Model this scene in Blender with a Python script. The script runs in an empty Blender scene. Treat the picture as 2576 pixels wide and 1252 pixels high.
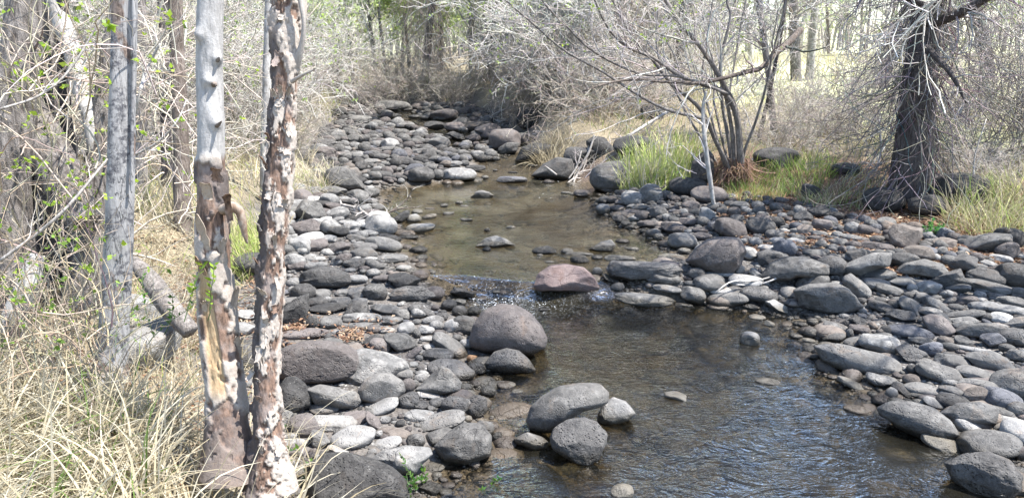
import bpy, bmesh, math, random
import numpy as np

S = bpy.context.scene
COL = S.collection
PI = math.pi
R = math.radians

# ------------------------------------------------------------------ camera
CAM_Z = 2.2
PITCH = R(15.5)
F = 1860.0                       # focal length in pixels of a 2575 px wide view
cam_d = bpy.data.cameras.new('camera')
cam = bpy.data.objects.new('camera', cam_d)
COL.objects.link(cam)
cam.location = (0, 0, CAM_Z)
cam.rotation_euler = (PI / 2 - PITCH, 0, 0)
cam_d.sensor_width = 36
cam_d.lens = 36 * F / 2575
cam_d.clip_start = 0.05
cam_d.clip_end = 2000
S.camera = cam

# ------------------------------------------------------------------ sky, sun, exposure
SUN_AZ = R(98)                   # clockwise from +Y (straight ahead)
SUN_EL = R(63)
world = bpy.data.worlds.new('World')
S.world = world
world.use_nodes = True
wn = world.node_tree
wn.nodes.clear()
sky = wn.nodes.new('ShaderNodeTexSky')
sky.sky_type = 'NISHITA'
sky.sun_disc = False
sky.sun_elevation = SUN_EL
sky.sun_rotation = SUN_AZ
sky.air_density = 1.0
sky.dust_density = 0.7
bg = wn.nodes.new('ShaderNodeBackground')
bg.inputs[1].default_value = 0.15
wo = wn.nodes.new('ShaderNodeOutputWorld')
wn.links.new(sky.outputs[0], bg.inputs[0])
wn.links.new(bg.outputs[0], wo.inputs[0])
sun_d = bpy.data.lights.new('sun', 'SUN')
sun_d.energy = 4.8
sun_d.angle = R(0.53)
sun_d.color = (1.0, 0.96, 0.9)
sun = bpy.data.objects.new('sun', sun_d)
COL.objects.link(sun)
sun.rotation_euler = (PI / 2 - SUN_EL, 0, PI - SUN_AZ)
sun.location = (30, 30, 50)
S.view_settings.view_transform = 'Standard'
S.view_settings.look = 'None'
S.view_settings.gamma = 1
S.view_settings.use_curve_mapping = False
S.view_settings.exposure = 1.62
S.cycles.max_bounces = 6
S.cycles.diffuse_bounces = 3
S.cycles.transparent_max_bounces = 12
S.cycles.caustics_reflective = False
S.cycles.caustics_refractive = False

rng = np.random.default_rng(7)

# ------------------------------------------------------------------ numeric helpers
def _hash(ix, iy, iz, seed):
    n = (ix.astype(np.int64) * 374761393 + iy.astype(np.int64) * 668265263
         + iz.astype(np.int64) * 2147483647 + seed * 1274126177) & 0xffffffff
    n = ((n ^ (n >> 13)) * 1274126177) & 0xffffffff
    n = (n ^ (n >> 16)) & 0xffffffff
    return n.astype(np.float64) / 4294967295.0

def vnoise(p, seed=0):
    """value noise, p (N,3) -> -1..1"""
    f = np.floor(p)
    t = p - f
    t = t * t * (3 - 2 * t)
    ix, iy, iz = f[:, 0], f[:, 1], f[:, 2]
    out = 0
    for dx in (0, 1):
        wx = t[:, 0] if dx else 1 - t[:, 0]
        for dy in (0, 1):
            wy = t[:, 1] if dy else 1 - t[:, 1]
            for dz in (0, 1):
                wz = t[:, 2] if dz else 1 - t[:, 2]
                out = out + wx * wy * wz * _hash(ix + dx, iy + dy, iz + dz, seed)
    return out * 2 - 1

def fbm(p, octv=4, seed=0, gain=0.5):
    p = np.asarray(p, float)
    a, s, out = 1.0, 0.0, 0
    for k in range(octv):
        out = out + a * vnoise(p * (2.03 ** k) + 17.3 * k, seed + k)
        s += a
        a *= gain
    return out / s

def sst(x, a=0.0, b=1.0):
    t = np.clip((x - a) / (b - a), 0, 1)
    return t * t * (3 - 2 * t)

CP, SP = math.cos(PITCH), math.sin(PITCH)
def ray(px, py):
    u = (px - 1287.5) / F
    v = -(py - 626.0) / F
    d = np.array([u, CP + v * SP, -SP + v * CP])
    return d / np.linalg.norm(d)
def at_z(px, py, z):
    d = ray(px, py)
    t = (z - CAM_Z) / d[2]
    return np.array([d[0] * t, d[1] * t, z])
def at_y(px, py, Y):
    d = ray(px, py)
    t = Y / d[1]
    return np.array([d[0] * t, Y, CAM_Z + d[2] * t])

# ------------------------------------------------------------------ terrain
Y_DAM = 6.42
def W(y):
    """height of the water along the creek"""
    y = np.asarray(y, float)
    return (0.12 * sst(y, Y_DAM - 0.22, Y_DAM + 0.12) + 0.035 * np.clip(y - 11.6, 0, 11))

def conv(px, py, dz=0.0):
    z = 0.1
    for _ in range(8):
        p = at_z(px, py, z + dz)
        z = float(W(p[1]))
    return p

def line(pts, extra_lo=None, extra_hi=None):
    q = [conv(a, b) for a, b in pts]
    arr = sorted([(p[1], p[0]) for p in q])
    if extra_lo: arr = extra_lo + arr
    if extra_hi: arr = arr + extra_hi
    a = np.array(arr)
    return a[:, 0], a[:, 1]

XL = line([(1090, 1252), (1235, 1110), (1235, 1000), (1195, 955), (1205, 905), (1250, 870), (1200, 800), (1130, 745),
           (1060, 715), (1020, 640), (1025, 590), (950, 555), (950, 480), (1180, 452), (1230, 420), (1120, 380),
           (1000, 330), (950, 300), (930, 275)], [(0.4, 1.2), (1.5, 0.6), (2.6, -0.2)], [(22.5, -4.2), (26, -4)])
XR = line([(2600, 1252), (2430, 1110), (2240, 1035), (2090, 940), (2060, 880), (2000, 795), (1760, 765), (1560, 745),
           (1520, 715), (1710, 650), (1690, 600), (1560, 560), (1500, 512), (1545, 478), (1420, 452), (1330, 410),
           (1290, 375), (1230, 335), (1180, 305), (1090, 275)], [(0.4, 3.0), (1.5, 2.7), (2.6, 2.5)], [(22.5, -4.6), (26, -5)])
BL = line([(820, 1252), (720, 1120), (640, 1000), (560, 900), (600, 760), (690, 640), (740, 560), (790, 470),
           (800, 400), (840, 330), (860, 290), (880, 262)], [(0.4, 0.6), (1.5, 0.1), (2.6, -0.75)], [(22, -4.7), (26, -5)])
BR = line([(2900, 800), (2640, 690), (2400, 620), (2150, 560), (1950, 520), (1790, 500), (1590, 482), (1450, 450),
           (1360, 400), (1310, 350), (1260, 310), (1130, 268)], [(0.4, 5.0), (4.0, 5.4)], [(22, -4.0), (26, -5)])

def Hraw(x, y):
    x = np.asarray(x, float); y = np.asarray(y, float)
    w = W(y)
    xl = np.interp(y, *XL); xr = np.interp(y, *XR)
    bl = np.interp(y, *BL); br = np.interp(y, *BR)
    wob = 0.12 * fbm(np.stack([x * 1.3, y * 1.3, 0 * x], 1), 3, 5)
    d = np.minimum(x - xl, xr - x) + wob
    Dp = 0.36 - 0.11 * sst(y, 6, 7.0) - 0.19 * sst(y, 11.2, 12.2)
    Dp = Dp * (1 - 0.72 * np.exp(-((y - Y_DAM) / 0.2) ** 2))
    inside = w - Dp * sst(d, 0, 0.75)
    t = np.clip(-d, 0, None)
    outside = w + 0.07 * sst(t, 0, 0.5) + 0.045 * np.clip(t, 0, 3)
    h = np.where(d > 0, inside, outside)
    rif = sst(y, 11.6, 12.4) * sst(y, 24, 22)
    lb = bl - x; rb = x - br
    tb = np.maximum(lb, rb) + wob * 1.5
    top = np.where(rb > lb, 0.16 + 0.30 * sst(y, 6, 16), 0.30)
    h = h + (top * sst(tb, -0.1, 0.9) + 0.03 * np.clip(tb, 0, 12))
    p = np.stack([x, y, 0 * x], 1)
    h = h + 0.03 * fbm(p * 2.0, 3, 9) + 0.014 * fbm(p * 9, 3, 11) + rif * 0.05 * fbm(p * 1.4, 2, 21)
    far = sst(np.hypot(x, y), 60, 300)
    h = h + far * 3.0
    return h, d, tb

GX0, GY0, GD = -13.0, 0.0, 0.06
_gx = np.arange(GX0, 20, GD); _gy = np.arange(GY0, 30, GD)
_mx, _my = np.meshgrid(_gx, _gy, indexing='ij')
TAB = [t.reshape(_mx.shape) for t in Hraw(_mx.ravel(), _my.ravel())]
def look(x, y):
    """fast height, distance into the water, distance onto the bank at one point"""
    i = (x - GX0) / GD; j = (y - GY0) / GD
    a, b = int(i), int(j)
    if a < 0 or b < 0 or i < 0 or j < 0 or a >= TAB[0].shape[0] - 1 or b >= TAB[0].shape[1] - 1:
        return tuple(float(t[0]) for t in Hraw(np.array([x]), np.array([y])))
    f, g = i - a, j - b
    return tuple(float((t[a, b] * (1 - f) + t[a + 1, b] * f) * (1 - g) + (t[a, b + 1] * (1 - f) + t[a + 1, b + 1] * f) * g) for t in TAB)
def Hs(x, y):
    return look(x, y)[0]

def ground_at(px, py, dz=0.0):
    """where the view ray through a picture point meets the ground (raised by dz)"""
    z = 0.2
    p = at_z(px, py, z)
    for _ in range(12):
        zn = Hs(p[0], p[1]) + dz
        z = 0.5 * z + 0.5 * zn
        z = min(z, CAM_Z - 0.3)
        p = at_z(px, py, z)
    return np.array([p[0], p[1], z])

# ------------------------------------------------------------------ object helpers
def mesh_np(name, verts, faces, smooth=True, attrs=None, mats=None, fmat=None):
    """verts (N,3); faces (M,k) or list of such arrays"""
    me = bpy.data.meshes.new(name)
    fl = faces if isinstance(faces, list) else [faces]
    fl = [np.asarray(f, np.int32) for f in fl if len(f)]
    verts = np.asarray(verts, np.float32)
    me.vertices.add(len(verts))
    me.vertices.foreach_set('co', verts.ravel())
    nl = sum(f.size for f in fl); nf = sum(len(f) for f in fl)
    me.loops.add(nl)
    me.loops.foreach_set('vertex_index', np.concatenate([f.ravel() for f in fl]))
    tot = np.concatenate([np.full(len(f), f.shape[1], np.int32) for f in fl])
    st = np.concatenate([[0], np.cumsum(tot)[:-1]]).astype(np.int32)
    me.polygons.add(nf)
    me.polygons.foreach_set('loop_start', st)
    me.polygons.foreach_set('use_smooth', np.full(nf, smooth))
    if fmat is not None:
        me.polygons.foreach_set('material_index', np.asarray(fmat, np.int32))
    me.update(calc_edges=True)
    if attrs:
        for k, v in attrs.items():
            v = np.asarray(v, np.float32)
            if v.ndim == 2:
                if v.shape[1] == 3:
                    v = np.concatenate([v, np.ones((len(v), 1), np.float32)], 1)
                a = me.attributes.new(k, 'FLOAT_COLOR', 'POINT')
                a.data.foreach_set('color', v.ravel())
            else:
                a = me.attributes.new(k, 'FLOAT', 'POINT')
                a.data.foreach_set('value', v)
    if mats:
        for m in (mats if isinstance(mats, (list, tuple)) else [mats]):
            me.materials.append(m)
    return me

def obj(name, me, parent=None, loc=None, kind=None):
    o = bpy.data.objects.new(name, me)
    COL.objects.link(o)
    if parent is not None: o.parent = parent
    if loc is not None: o.location = loc
    if kind: o['kind'] = kind
    return o

def tag(o, label=None, cat=None, group=None, kind=None):
    if label: o['label'] = label
    if cat: o['category'] = cat
    if group: o['group'] = group
    if kind: o['kind'] = kind
    return o

def empty(name, loc, label, cat, group=None):
    o = bpy.data.objects.new(name, None)
    COL.objects.link(o)
    o.location = loc
    o.empty_display_size = 0.1
    return tag(o, label, cat, group)

def copy_tree(root):
    c = root.copy(); COL.objects.link(c)
    for ch in root.children:
        k = ch.copy(); COL.objects.link(k); k.parent = c
    return c

# ------------------------------------------------------------------ tubes, ribbons, leaves
def tubes(paths, radii, sides=3):
    """paths (N,K,3), radii (N,K) -> verts, quads"""
    N, K, _ = paths.shape
    t = np.gradient(paths, axis=1)
    t /= np.linalg.norm(t, axis=2, keepdims=True) + 1e-9
    mt = t.mean(axis=1, keepdims=True)
    ref = np.where(np.abs(mt[..., 2:3]) < 0.7, np.array([0, 0, 1.0]), np.array([1.0, 0.13, 0]))
    n = np.cross(t, ref); n /= np.linalg.norm(n, axis=2, keepdims=True) + 1e-9
    b = np.cross(t, n)
    ang = np.arange(sides) * 2 * PI / sides
    v = (paths[:, :, None, :] + radii[:, :, None, None] *
         (np.cos(ang)[None, None, :, None] * n[:, :, None, :] + np.sin(ang)[None, None, :, None] * b[:, :, None, :]))
    idx = np.arange(N * K * sides).reshape(N, K, sides)
    a = idx[:, :-1, :]; bb = idx[:, 1:, :]
    q = np.stack([a, np.roll(a, -1, 2), np.roll(bb, -1, 2), bb], -1).reshape(-1, 4)
    return v.reshape(-1, 3), q

def ribbons(paths, width, wdir):
    """flat blades: paths (N,K,3), width (N,K), wdir (N,3)"""
    N, K, _ = paths.shape
    l = paths - wdir[:, None, :] * width[:, :, None] * 0.5
    r = paths + wdir[:, None, :] * width[:, :, None] * 0.5
    v = np.stack([l, r], 2).reshape(-1, 3)
    idx = np.arange(N * K * 2).reshape(N, K, 2)
    q = np.stack([idx[:, :-1, 0], idx[:, :-1, 1], idx[:, 1:, 1], idx[:, 1:, 0]], -1).reshape(-1, 4)
    return v, q

def unit(v):
    return v / (np.linalg.norm(v, axis=-1, keepdims=True) + 1e-9)

def rand_dir(n, r=None):
    r = r or rng
    return unit(r.normal(size=(n, 3)))

def grow(start, dirs, length, K=5, curl=0.25, grav=0.0, r=None):
    """random walk paths: start (N,3), dirs (N,3), length (N,) -> (N,K,3)"""
    r = r or rng
    N = len(start)
    P = np.zeros((N, K, 3)); P[:, 0] = start
    d = unit(dirs)
    st = length / (K - 1)
    bend = r.normal(size=(N, 3)) * curl * 0.6
    for k in range(1, K):
        d = unit(d + r.normal(size=(N, 3)) * curl + bend + np.array([0, 0, -1.0]) * grav)
        P[:, k] = P[:, k - 1] + d * st[:, None]
    return P

def children_of(paths, radii, n, lo, hi, spread, lenf, rf, K=5, curl=0.25, grav=0.0, r=None, up=0.0):
    """n side shoots on a set of paths"""
    r = r or rng
    N, K0, _ = paths.shape
    L = np.linalg.norm(np.diff(paths, axis=1), axis=2).sum(1)
    w = L / L.sum()
    i = r.choice(N, n, p=w)
    t = r.uniform(lo, hi, n) * (K0 - 1)
    k = np.minimum(t.astype(int), K0 - 2); f = (t - k)[:, None]
    p = paths[i, k] * (1 - f) + paths[i, k + 1] * f
    d = unit(paths[i, k + 1] - paths[i, k])
    rad = radii[i, k] * (1 - f[:, 0]) + radii[i, k + 1] * f[:, 0]
    sd = np.cross(d, rand_dir(n, r)); sd = unit(sd)
    dd = unit(d + sd * spread * r.uniform(0.5, 1.3, (n, 1)) + np.array([0, 0, up]))
    ln = L[i] * lenf * r.uniform(0.4, 1.2, n) * (1.1 - 0.6 * t / (K0 - 1))
    P = grow(p, dd, ln, K, curl, grav, r)
    r0 = rad * rf * r.uniform(0.6, 1.0, n)
    Rr = np.maximum(r0[:, None] * np.linspace(1, 0.25, K)[None, :], 0.0004)
    return P, Rr

def catmull(pts, K):
    pts = np.asarray(pts, float)
    n = len(pts)
    ext = np.vstack([2 * pts[0] - pts[1], pts, 2 * pts[-1] - pts[-2]])
    u = np.linspace(0, n - 1, K)
    k = np.minimum(u.astype(int), n - 2)
    t = (u - k)[:, None]
    p0, p1, p2, p3 = ext[k], ext[k + 1], ext[k + 2], ext[k + 3]
    return 0.5 * (2 * p1 + (p2 - p0) * t + (2 * p0 - 5 * p1 + 4 * p2 - p3) * t ** 2 + (3 * p1 - p0 - 3 * p2 + p3) * t ** 3)

def view_path(pts, K=24):
    """pts: (px, py, width_px, Y) -> world path and radii"""
    P = []; 
    for px, py, wpx, Y in pts:
        p = at_y(px, py, Y)
        dist = np.linalg.norm(p - np.array([0, 0, CAM_Z]))
        P.append(list(p) + [wpx / F * dist / 2])
    c = catmull(P, K)
    return c[:, :3], np.maximum(c[:, 3], 0.0006)

def colvar(n, per, base, var, r=None):
    """one colour per item, repeated for its verts"""
    r = r or rng
    base = np.array(base)
    c = base[None, :] * (1 + r.normal(size=(n, 1)) * var) + r.normal(size=(n, 3)) * var * 0.08
    return np.repeat(np.clip(c, 0.01, 0.95), per, axis=0)
# ------------------------------------------------------------------ materials
def new_mat(name):
    m = bpy.data.materials.new(name); m.use_nodes = True
    nt = m.node_tree; nt.nodes.clear()
    return m, nt
class NT:
    def __init__(s, name):
        s.m, s.t = new_mat(name)
        s.out = s.n('ShaderNodeOutputMaterial')
    def n(s, typ, **kw):
        x = s.t.nodes.new(typ)
        for k, v in kw.items(): setattr(x, k, v)
        return x
    def l(s, a, b): s.t.links.new(a, b)
    def val(s, x, v): 
        if hasattr(v, 'is_output') or isinstance(v, bpy.types.NodeSocket): s.l(v, x)
        else: x.default_value = v
    def noise(s, vec, scale, detail=4, rough=0.55, dist=0.0):
        x = s.n('ShaderNodeTexNoise'); s.l(vec, x.inputs['Vector'])
        x.inputs['Scale'].default_value = scale; x.inputs['Detail'].default_value = detail
        x.inputs['Roughness'].default_value = rough; x.inputs['Distortion'].default_value = dist
        return x.outputs['Fac']
    def voro(s, vec, scale, feature='F1', rand=1.0, out='Distance'):
        x = s.n('ShaderNodeTexVoronoi', feature=feature); s.l(vec, x.inputs['Vector'])
        x.inputs['Scale'].default_value = scale; x.inputs['Randomness'].default_value = rand
        return x.outputs[out]
    def ramp(s, fac, stops, interp='LINEAR'):
        x = s.n('ShaderNodeValToRGB'); x.color_ramp.interpolation = interp
        e = x.color_ramp.elements
        while len(e) < len(stops): e.new(0.5)
        for k, (p, c) in enumerate(stops):
            e[k].position = p
            e[k].color = (c, c, c, 1) if isinstance(c, (int, float)) else (*c, 1)
        s.l(fac, x.inputs[0]); return x.outputs[0]
    def mix(s, fac, a, b, mode='MIX'):
        x = s.n('ShaderNodeMix', data_type='RGBA', blend_type=mode)
        s.val(x.inputs[0], fac)
        for sock, v in ((x.inputs[6], a), (x.inputs[7], b)):
            if isinstance(v, tuple): sock.default_value = (*v, 1)[:4]
            else: s.l(v, sock)
        return x.outputs[2]
    def math(s, op, a, b=0.0, c=None):
        x = s.n('ShaderNodeMath', operation=op)
        s.val(x.inputs[0], a); s.val(x.inputs[1], b)
        if c is not None: s.val(x.inputs[2], c)
        return x.outputs[0]
    def bump(s, h, strength=0.5, dist=0.01, normal=None):
        x = s.n('ShaderNodeBump'); s.l(h, x.inputs['Height'])
        x.inputs['Strength'].default_value = strength; x.inputs['Distance'].default_value = dist
        if normal is not None: s.l(normal, x.inputs['Normal'])
        return x.outputs[0]
    def attr(s, name, out='Color'):
        x = s.n('ShaderNodeAttribute', attribute_name=name); return x.outputs[out]
    def bsdf(s, color, rough, normal=None, spec=0.5, connect=True):
        b = s.n('ShaderNodeBsdfPrincipled')
        if isinstance(color, tuple): b.inputs['Base Color'].default_value = (*color, 1)
        else: s.l(color, b.inputs['Base Color'])
        s.val(b.inputs['Roughness'], rough)
        b.inputs['Specular IOR Level'].default_value = spec
        if normal is not None: s.l(normal, b.inputs['Normal'])
        if connect: s.l(b.outputs[0], s.out.inputs[0])
        return b.outputs[0]

def rock_material(name, base, dark, pits=0.5, fine=1.0, pale=0.25):
    m = NT(name)
    tc = m.n('ShaderNodeTexCoord'); oi = m.n('ShaderNodeObjectInfo'); geo = m.n('ShaderNodeNewGeometry')
    # real-size grain: world position, moved by the object's own random number
    off = m.n('ShaderNodeVectorMath', operation='ADD'); m.l(geo.outputs['Position'], off.inputs[0])
    cmb = m.n('ShaderNodeCombineXYZ')
    r10 = m.math('MULTIPLY', oi.outputs['Random'], 37.0)
    m.l(r10, cmb.inputs[0]); m.l(r10, cmb.inputs[1]); m.l(cmb.outputs[0], off.inputs[1])
    v = off.outputs[0]
    big = m.noise(v, 4.0, 5, 0.6)
    mid = m.noise(v, 22.0, 6, 0.65)
    fin = m.noise(v, 130.0, 4, 0.7)
    c = m.mix(m.ramp(big, [(0.3, 0.0), (0.7, 1.0)]), dark, base)
    tone = m.ramp(oi.outputs['Random'], [(0.0, 0.34), (0.5, 0.60), (1.0, 1.0)])
    c = m.mix(1.0, c, tone, 'MULTIPLY')
    c = m.mix(m.ramp(mid, [(0.35, 0.0), (0.75, 0.5)]), c, tuple(x * 1.35 for x in base))
    c = m.mix(m.ramp(fin, [(0.3, 0.45), (0.55, 0.0)]), c, tuple(x * 0.55 for x in dark))
    # pale mineral film / dust patches
    film = m.ramp(m.noise(v, 9.0, 8, 0.75, 0.8), [(0.50, 0.0), (0.66, pale)])
    c = m.mix(film, c, (0.42, 0.40, 0.37))
    # rusty and silty stains, a few cracks
    st = m.ramp(m.noise(v, 5.5, 6, 0.7, 1.0), [(0.56, 0.0), (0.70, 0.6)])
    c = m.mix(st, c, m.mix(1.0, c, (1.25, 1.0, 0.80), 'MULTIPLY'))
    wv = m.n('ShaderNodeVectorMath', operation='ADD'); m.l(v, wv.inputs[0])
    nzc = m.n('ShaderNodeTexNoise'); m.l(v, nzc.inputs['Vector']); nzc.inputs['Scale'].default_value = 6.0
    sc_ = m.n('ShaderNodeVectorMath', operation='SCALE'); m.l(nzc.outputs['Color'], sc_.inputs[0]); sc_.inputs['Scale'].default_value = 0.25
    m.l(sc_.outputs[0], wv.inputs[1])
    cr = m.ramp(m.voro(wv.outputs[0], 5.0, 'DISTANCE_TO_EDGE'), [(0.0, 1.0), (0.018, 0.0)])
    cr = m.math('MULTIPLY', cr, m.ramp(m.noise(v, 3.0, 2), [(0.5, 0.0), (0.56, 1.0)]))
    # pale dry lichen specks
    sp = m.ramp(m.voro(v, 60.0), [(0.0, 1.0), (0.10, 0.8), (0.16, 0.0)])
    sp = m.math('MULTIPLY', sp, m.ramp(m.noise(v, 12.0, 2), [(0.52, 0.0), (0.62, 0.7)]))
    c = m.mix(sp, c, (0.38, 0.38, 0.35))
    # wet below the splash line of the creek
    sx = m.n('ShaderNodeSeparateXYZ'); m.l(geo.outputs['Position'], sx.inputs[0])
    slope = m.math('MAXIMUM', m.math('MULTIPLY', m.math('SUBTRACT', sx.outputs[1], 11.6), 0.035), 0.0)
    step = m.math('MULTIPLY', m.math('GREATER_THAN', sx.outputs[1], Y_DAM - 0.05), 0.12)
    wl = m.math('ADD', m.math('ADD', slope, step), m.math('MULTIPLY', mid, 0.05))
    dry = m.math('SUBTRACT', sx.outputs[2], wl)
    dry = m.ramp(m.math('MULTIPLY', dry, 12.0), [(0.28, 0.0), (0.75, 1.0)])
    c = m.mix(dry, m.mix(1.0, c, (0.45, 0.42, 0.36), 'MULTIPLY'), c)
    rough = m.math('ADD', m.math('MULTIPLY', dry, 0.55), 0.3)
    # relief: vesicles and grain
    pv = m.ramp(m.voro(v, 55.0), [(0.0, 0.0), (0.22, 0.4), (0.34, 1.0)])
    pmask = m.ramp(m.noise(v, 9.0, 2), [(0.42, 0.0), (0.6, 1.0)])
    pits_h = m.math('MULTIPLY', m.math('SUBTRACT', 1.0, pv), m.math('MULTIPLY', pmask, -pits))
    h = m.math('ADD', m.math('MULTIPLY', mid, 0.9 * fine), m.math('MULTIPLY', fin, 0.35 * fine))
    h = m.math('SUBTRACT', m.math('ADD', h, pits_h), m.math('MULTIPLY', cr, 0.4))
    nb = m.bump(h, 0.9, 0.017)
    m.bsdf(c, rough, nb, 0.35)
    return m.m

def plant_material(name, trans=0.35, rough=0.6, gain=1.0):
    m = NT(name)
    c = m.attr('col')
    geo = m.n('ShaderNodeNewGeometry')
    c2 = m.mix(m.noise(geo.outputs['Position'], 30.0, 3), m.mix(1.0, c, (0.7, 0.7, 0.7), 'MULTIPLY'), c)
    b = m.bsdf(c2, rough, None, 0.3, connect=False)
    t = m.n('ShaderNodeBsdfTranslucent'); m.l(c2, t.inputs[0])
    mx = m.n('ShaderNodeMixShader'); mx.inputs[0].default_value = trans
    m.l(b, mx.inputs[1]); m.l(t.outputs[0], mx.inputs[2]); m.l(mx.outputs[0], m.out.inputs[0])
    return m.m

def twig_material(name):
    m = NT(name)
    c = m.attr('col')
    oi = m.n('ShaderNodeObjectInfo')
    geo = m.n('ShaderNodeNewGeometry')
    tone = m.ramp(oi.outputs['Random'], [(0.0, 0.8), (1.0, 1.2)])
    c2 = m.mix(1.0, c, tone, 'MULTIPLY')
    c2 = m.mix(m.noise(geo.outputs['Position'], 40.0, 3), m.mix(1.0, c2, (0.6, 0.58, 0.56), 'MULTIPLY'), c2)
    m.bsdf(c2, 0.75, None, 0.3)
    return m.m

def bark_material(name, a, b, scale=1.0, strength=1.0, patch=None):
    """furrowed bark: vertical ridges"""
    m = NT(name)
    geo = m.n('ShaderNodeNewGeometry')
    mp = m.n('ShaderNodeMapping'); m.l(geo.outputs['Position'], mp.inputs[0])
    mp.inputs['Scale'].default_value = (1, 1, 0.16)
    v = mp.outputs[0]
    n1 = m.noise(v, 45 * scale, 6, 0.65, 0.4)
    n2 = m.noise(geo.outputs['Position'], 6 * scale, 5)
    n3 = m.noise(geo.outputs['Position'], 160 * scale, 3)
    c = m.mix(m.ramp(n1, [(0.35, 0.0), (0.62, 1.0)]), a, b)
    c = m.mix(m.ramp(n2, [(0.35, 0.6), (0.7, 0.0)]), c, tuple(x * 0.6 for x in a))
    if patch:
        c = m.mix(m.ramp(m.noise(geo.outputs['Position'], 9 * scale, 5, 0.7, 0.5), [(0.52, 0.0), (0.6, 0.8)]), c, patch)
    h = m.math('ADD', m.ramp(n1, [(0.3, 0.0), (0.7, 1.0)]), m.math('MULTIPLY', n3, 0.3))
    m.bsdf(c, 0.85, m.bump(h, 0.9 * strength, 0.012), 0.25)
    return m.m

M = {}
M['rock_grey'] = rock_material('basalt grey', (0.160, 0.153, 0.143), (0.088, 0.084, 0.080), 0.7)
M['rock_dark'] = rock_material('basalt dark vesicular', (0.083, 0.079, 0.075), (0.041, 0.039, 0.038), 1.8, 1.2, 0.12)
M['rock_pit'] = rock_material('basalt pitted', (0.122, 0.116, 0.110), (0.063, 0.060, 0.058), 2.4, 1.5, 0.2)
M['rock_mauve'] = rock_material('basalt mauve brown', (0.155, 0.136, 0.127), (0.088, 0.074, 0.070), 1.0, 1.0, 0.1)
M['rock_red'] = rock_material('red brown stone', (0.180, 0.135, 0.125), (0.115, 0.083, 0.080), 0.3, 0.9, 0.12)
M['rock_pale'] = rock_material('pale grey stone', (0.255, 0.247, 0.236), (0.17, 0.166, 0.16), 0.5, 1.0, 0.5)
M['rock_white'] = rock_material('chalky white stone', (0.40, 0.385, 0.36), (0.27, 0.26, 0.245), 0.6, 1.2, 0.35)
M['rock_tan'] = rock_material('tan brown stone', (0.20, 0.170, 0.145), (0.12, 0.10, 0.088), 0.3, 0.9, 0.15)
M['rock_orange'] = rock_material('orange stone', (0.42, 0.25, 0.14), (0.28, 0.16, 0.09), 0.2, 0.8, 0.1)
M['rock_blue'] = rock_material('slate blue stone', (0.132, 0.133, 0.146), (0.080, 0.081, 0.092), 0.9, 1.0, 0.2)
M['plant'] = plant_material('blades and leaves', 0.35)
M['leaf'] = plant_material('young leaves', 0.6, 0.45)
M['twig'] = twig_material('twigs')
M['bark_dark'] = bark_material('dark furrowed bark', (0.045, 0.038, 0.036), (0.17, 0.15, 0.145), 1.0, 1.2)
M['bark_grey'] = bark_material('grey bark', (0.12, 0.105, 0.095), (0.34, 0.31, 0.29), 1.2, 0.8)
M['bark_old'] = bark_material('old grey brown bark', (0.07, 0.058, 0.050), (0.33, 0.30, 0.28), 0.8, 1.4)
M['bark_pale'] = bark_material('pale smooth bark', (0.30, 0.28, 0.26), (0.55, 0.53, 0.50), 1.5, 0.3, (0.2, 0.18, 0.16))
M['bark_brown'] = bark_material('brown bark', (0.10, 0.078, 0.064), (0.27, 0.225, 0.195), 1.1, 1.0)
M['driftwood'] = bark_material('bleached wood', (0.22, 0.20, 0.18), (0.46, 0.43, 0.40), 1.2, 0.6)

# silvery dead pole with dark weather patches
def pole_material(name, base, streak, dark, amount):
    m = NT(name)
    geo = m.n('ShaderNodeNewGeometry')
    mp = m.n('ShaderNodeMapping'); m.l(geo.outputs['Position'], mp.inputs[0])
    mp.inputs['Scale'].default_value = (1, 1, 0.1)
    n1 = m.noise(mp.outputs[0], 60, 6, 0.6, 0.2)
    n2 = m.noise(geo.outputs['Position'], 6.5, 6, 0.65, 0.4)
    n3 = m.noise(geo.outputs['Position'], 45, 5, 0.7)
    c = m.mix(m.ramp(n1, [(0.3, 0.0), (0.7, 1.0)]), streak, base)
    blot = m.math('MULTIPLY', m.ramp(n2, [(0.47, 0.0), (0.56, 1.0)]), m.ramp(n3, [(0.42, 0.0), (0.56, 1.0)]))
    c = m.mix(m.math('MULTIPLY', blot, amount), c, dark)
    crack = m.ramp(m.noise(mp.outputs[0], 26, 3, 0.5, 0.9), [(0.485, 0.0), (0.5, 1.0), (0.515, 0.0)])
    c = m.mix(m.math('MULTIPLY', crack, 0.7), c, tuple(x * 0.5 for x in dark))
    mk = m.attr('mask', 'Fac')
    c = m.mix(mk, c, m.mix(m.ramp(n3, [(0.35, 0.0), (0.65, 1.0)]), (0.06, 0.045, 0.038), (0.26, 0.20, 0.17)))
    h = m.math('SUBTRACT', m.math('ADD', m.math('MULTIPLY', n1, 0.6), m.math('MULTIPLY', n3, 0.5)), crack)
    m.bsdf(c, 0.7, m.bump(h, 0.6, 0.005), 0.3)
    return m.m
M['pole'] = pole_material('silvery dead wood', (0.34, 0.335, 0.335), (0.20, 0.197, 0.198), (0.065, 0.065, 0.074), 0.95)

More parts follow.
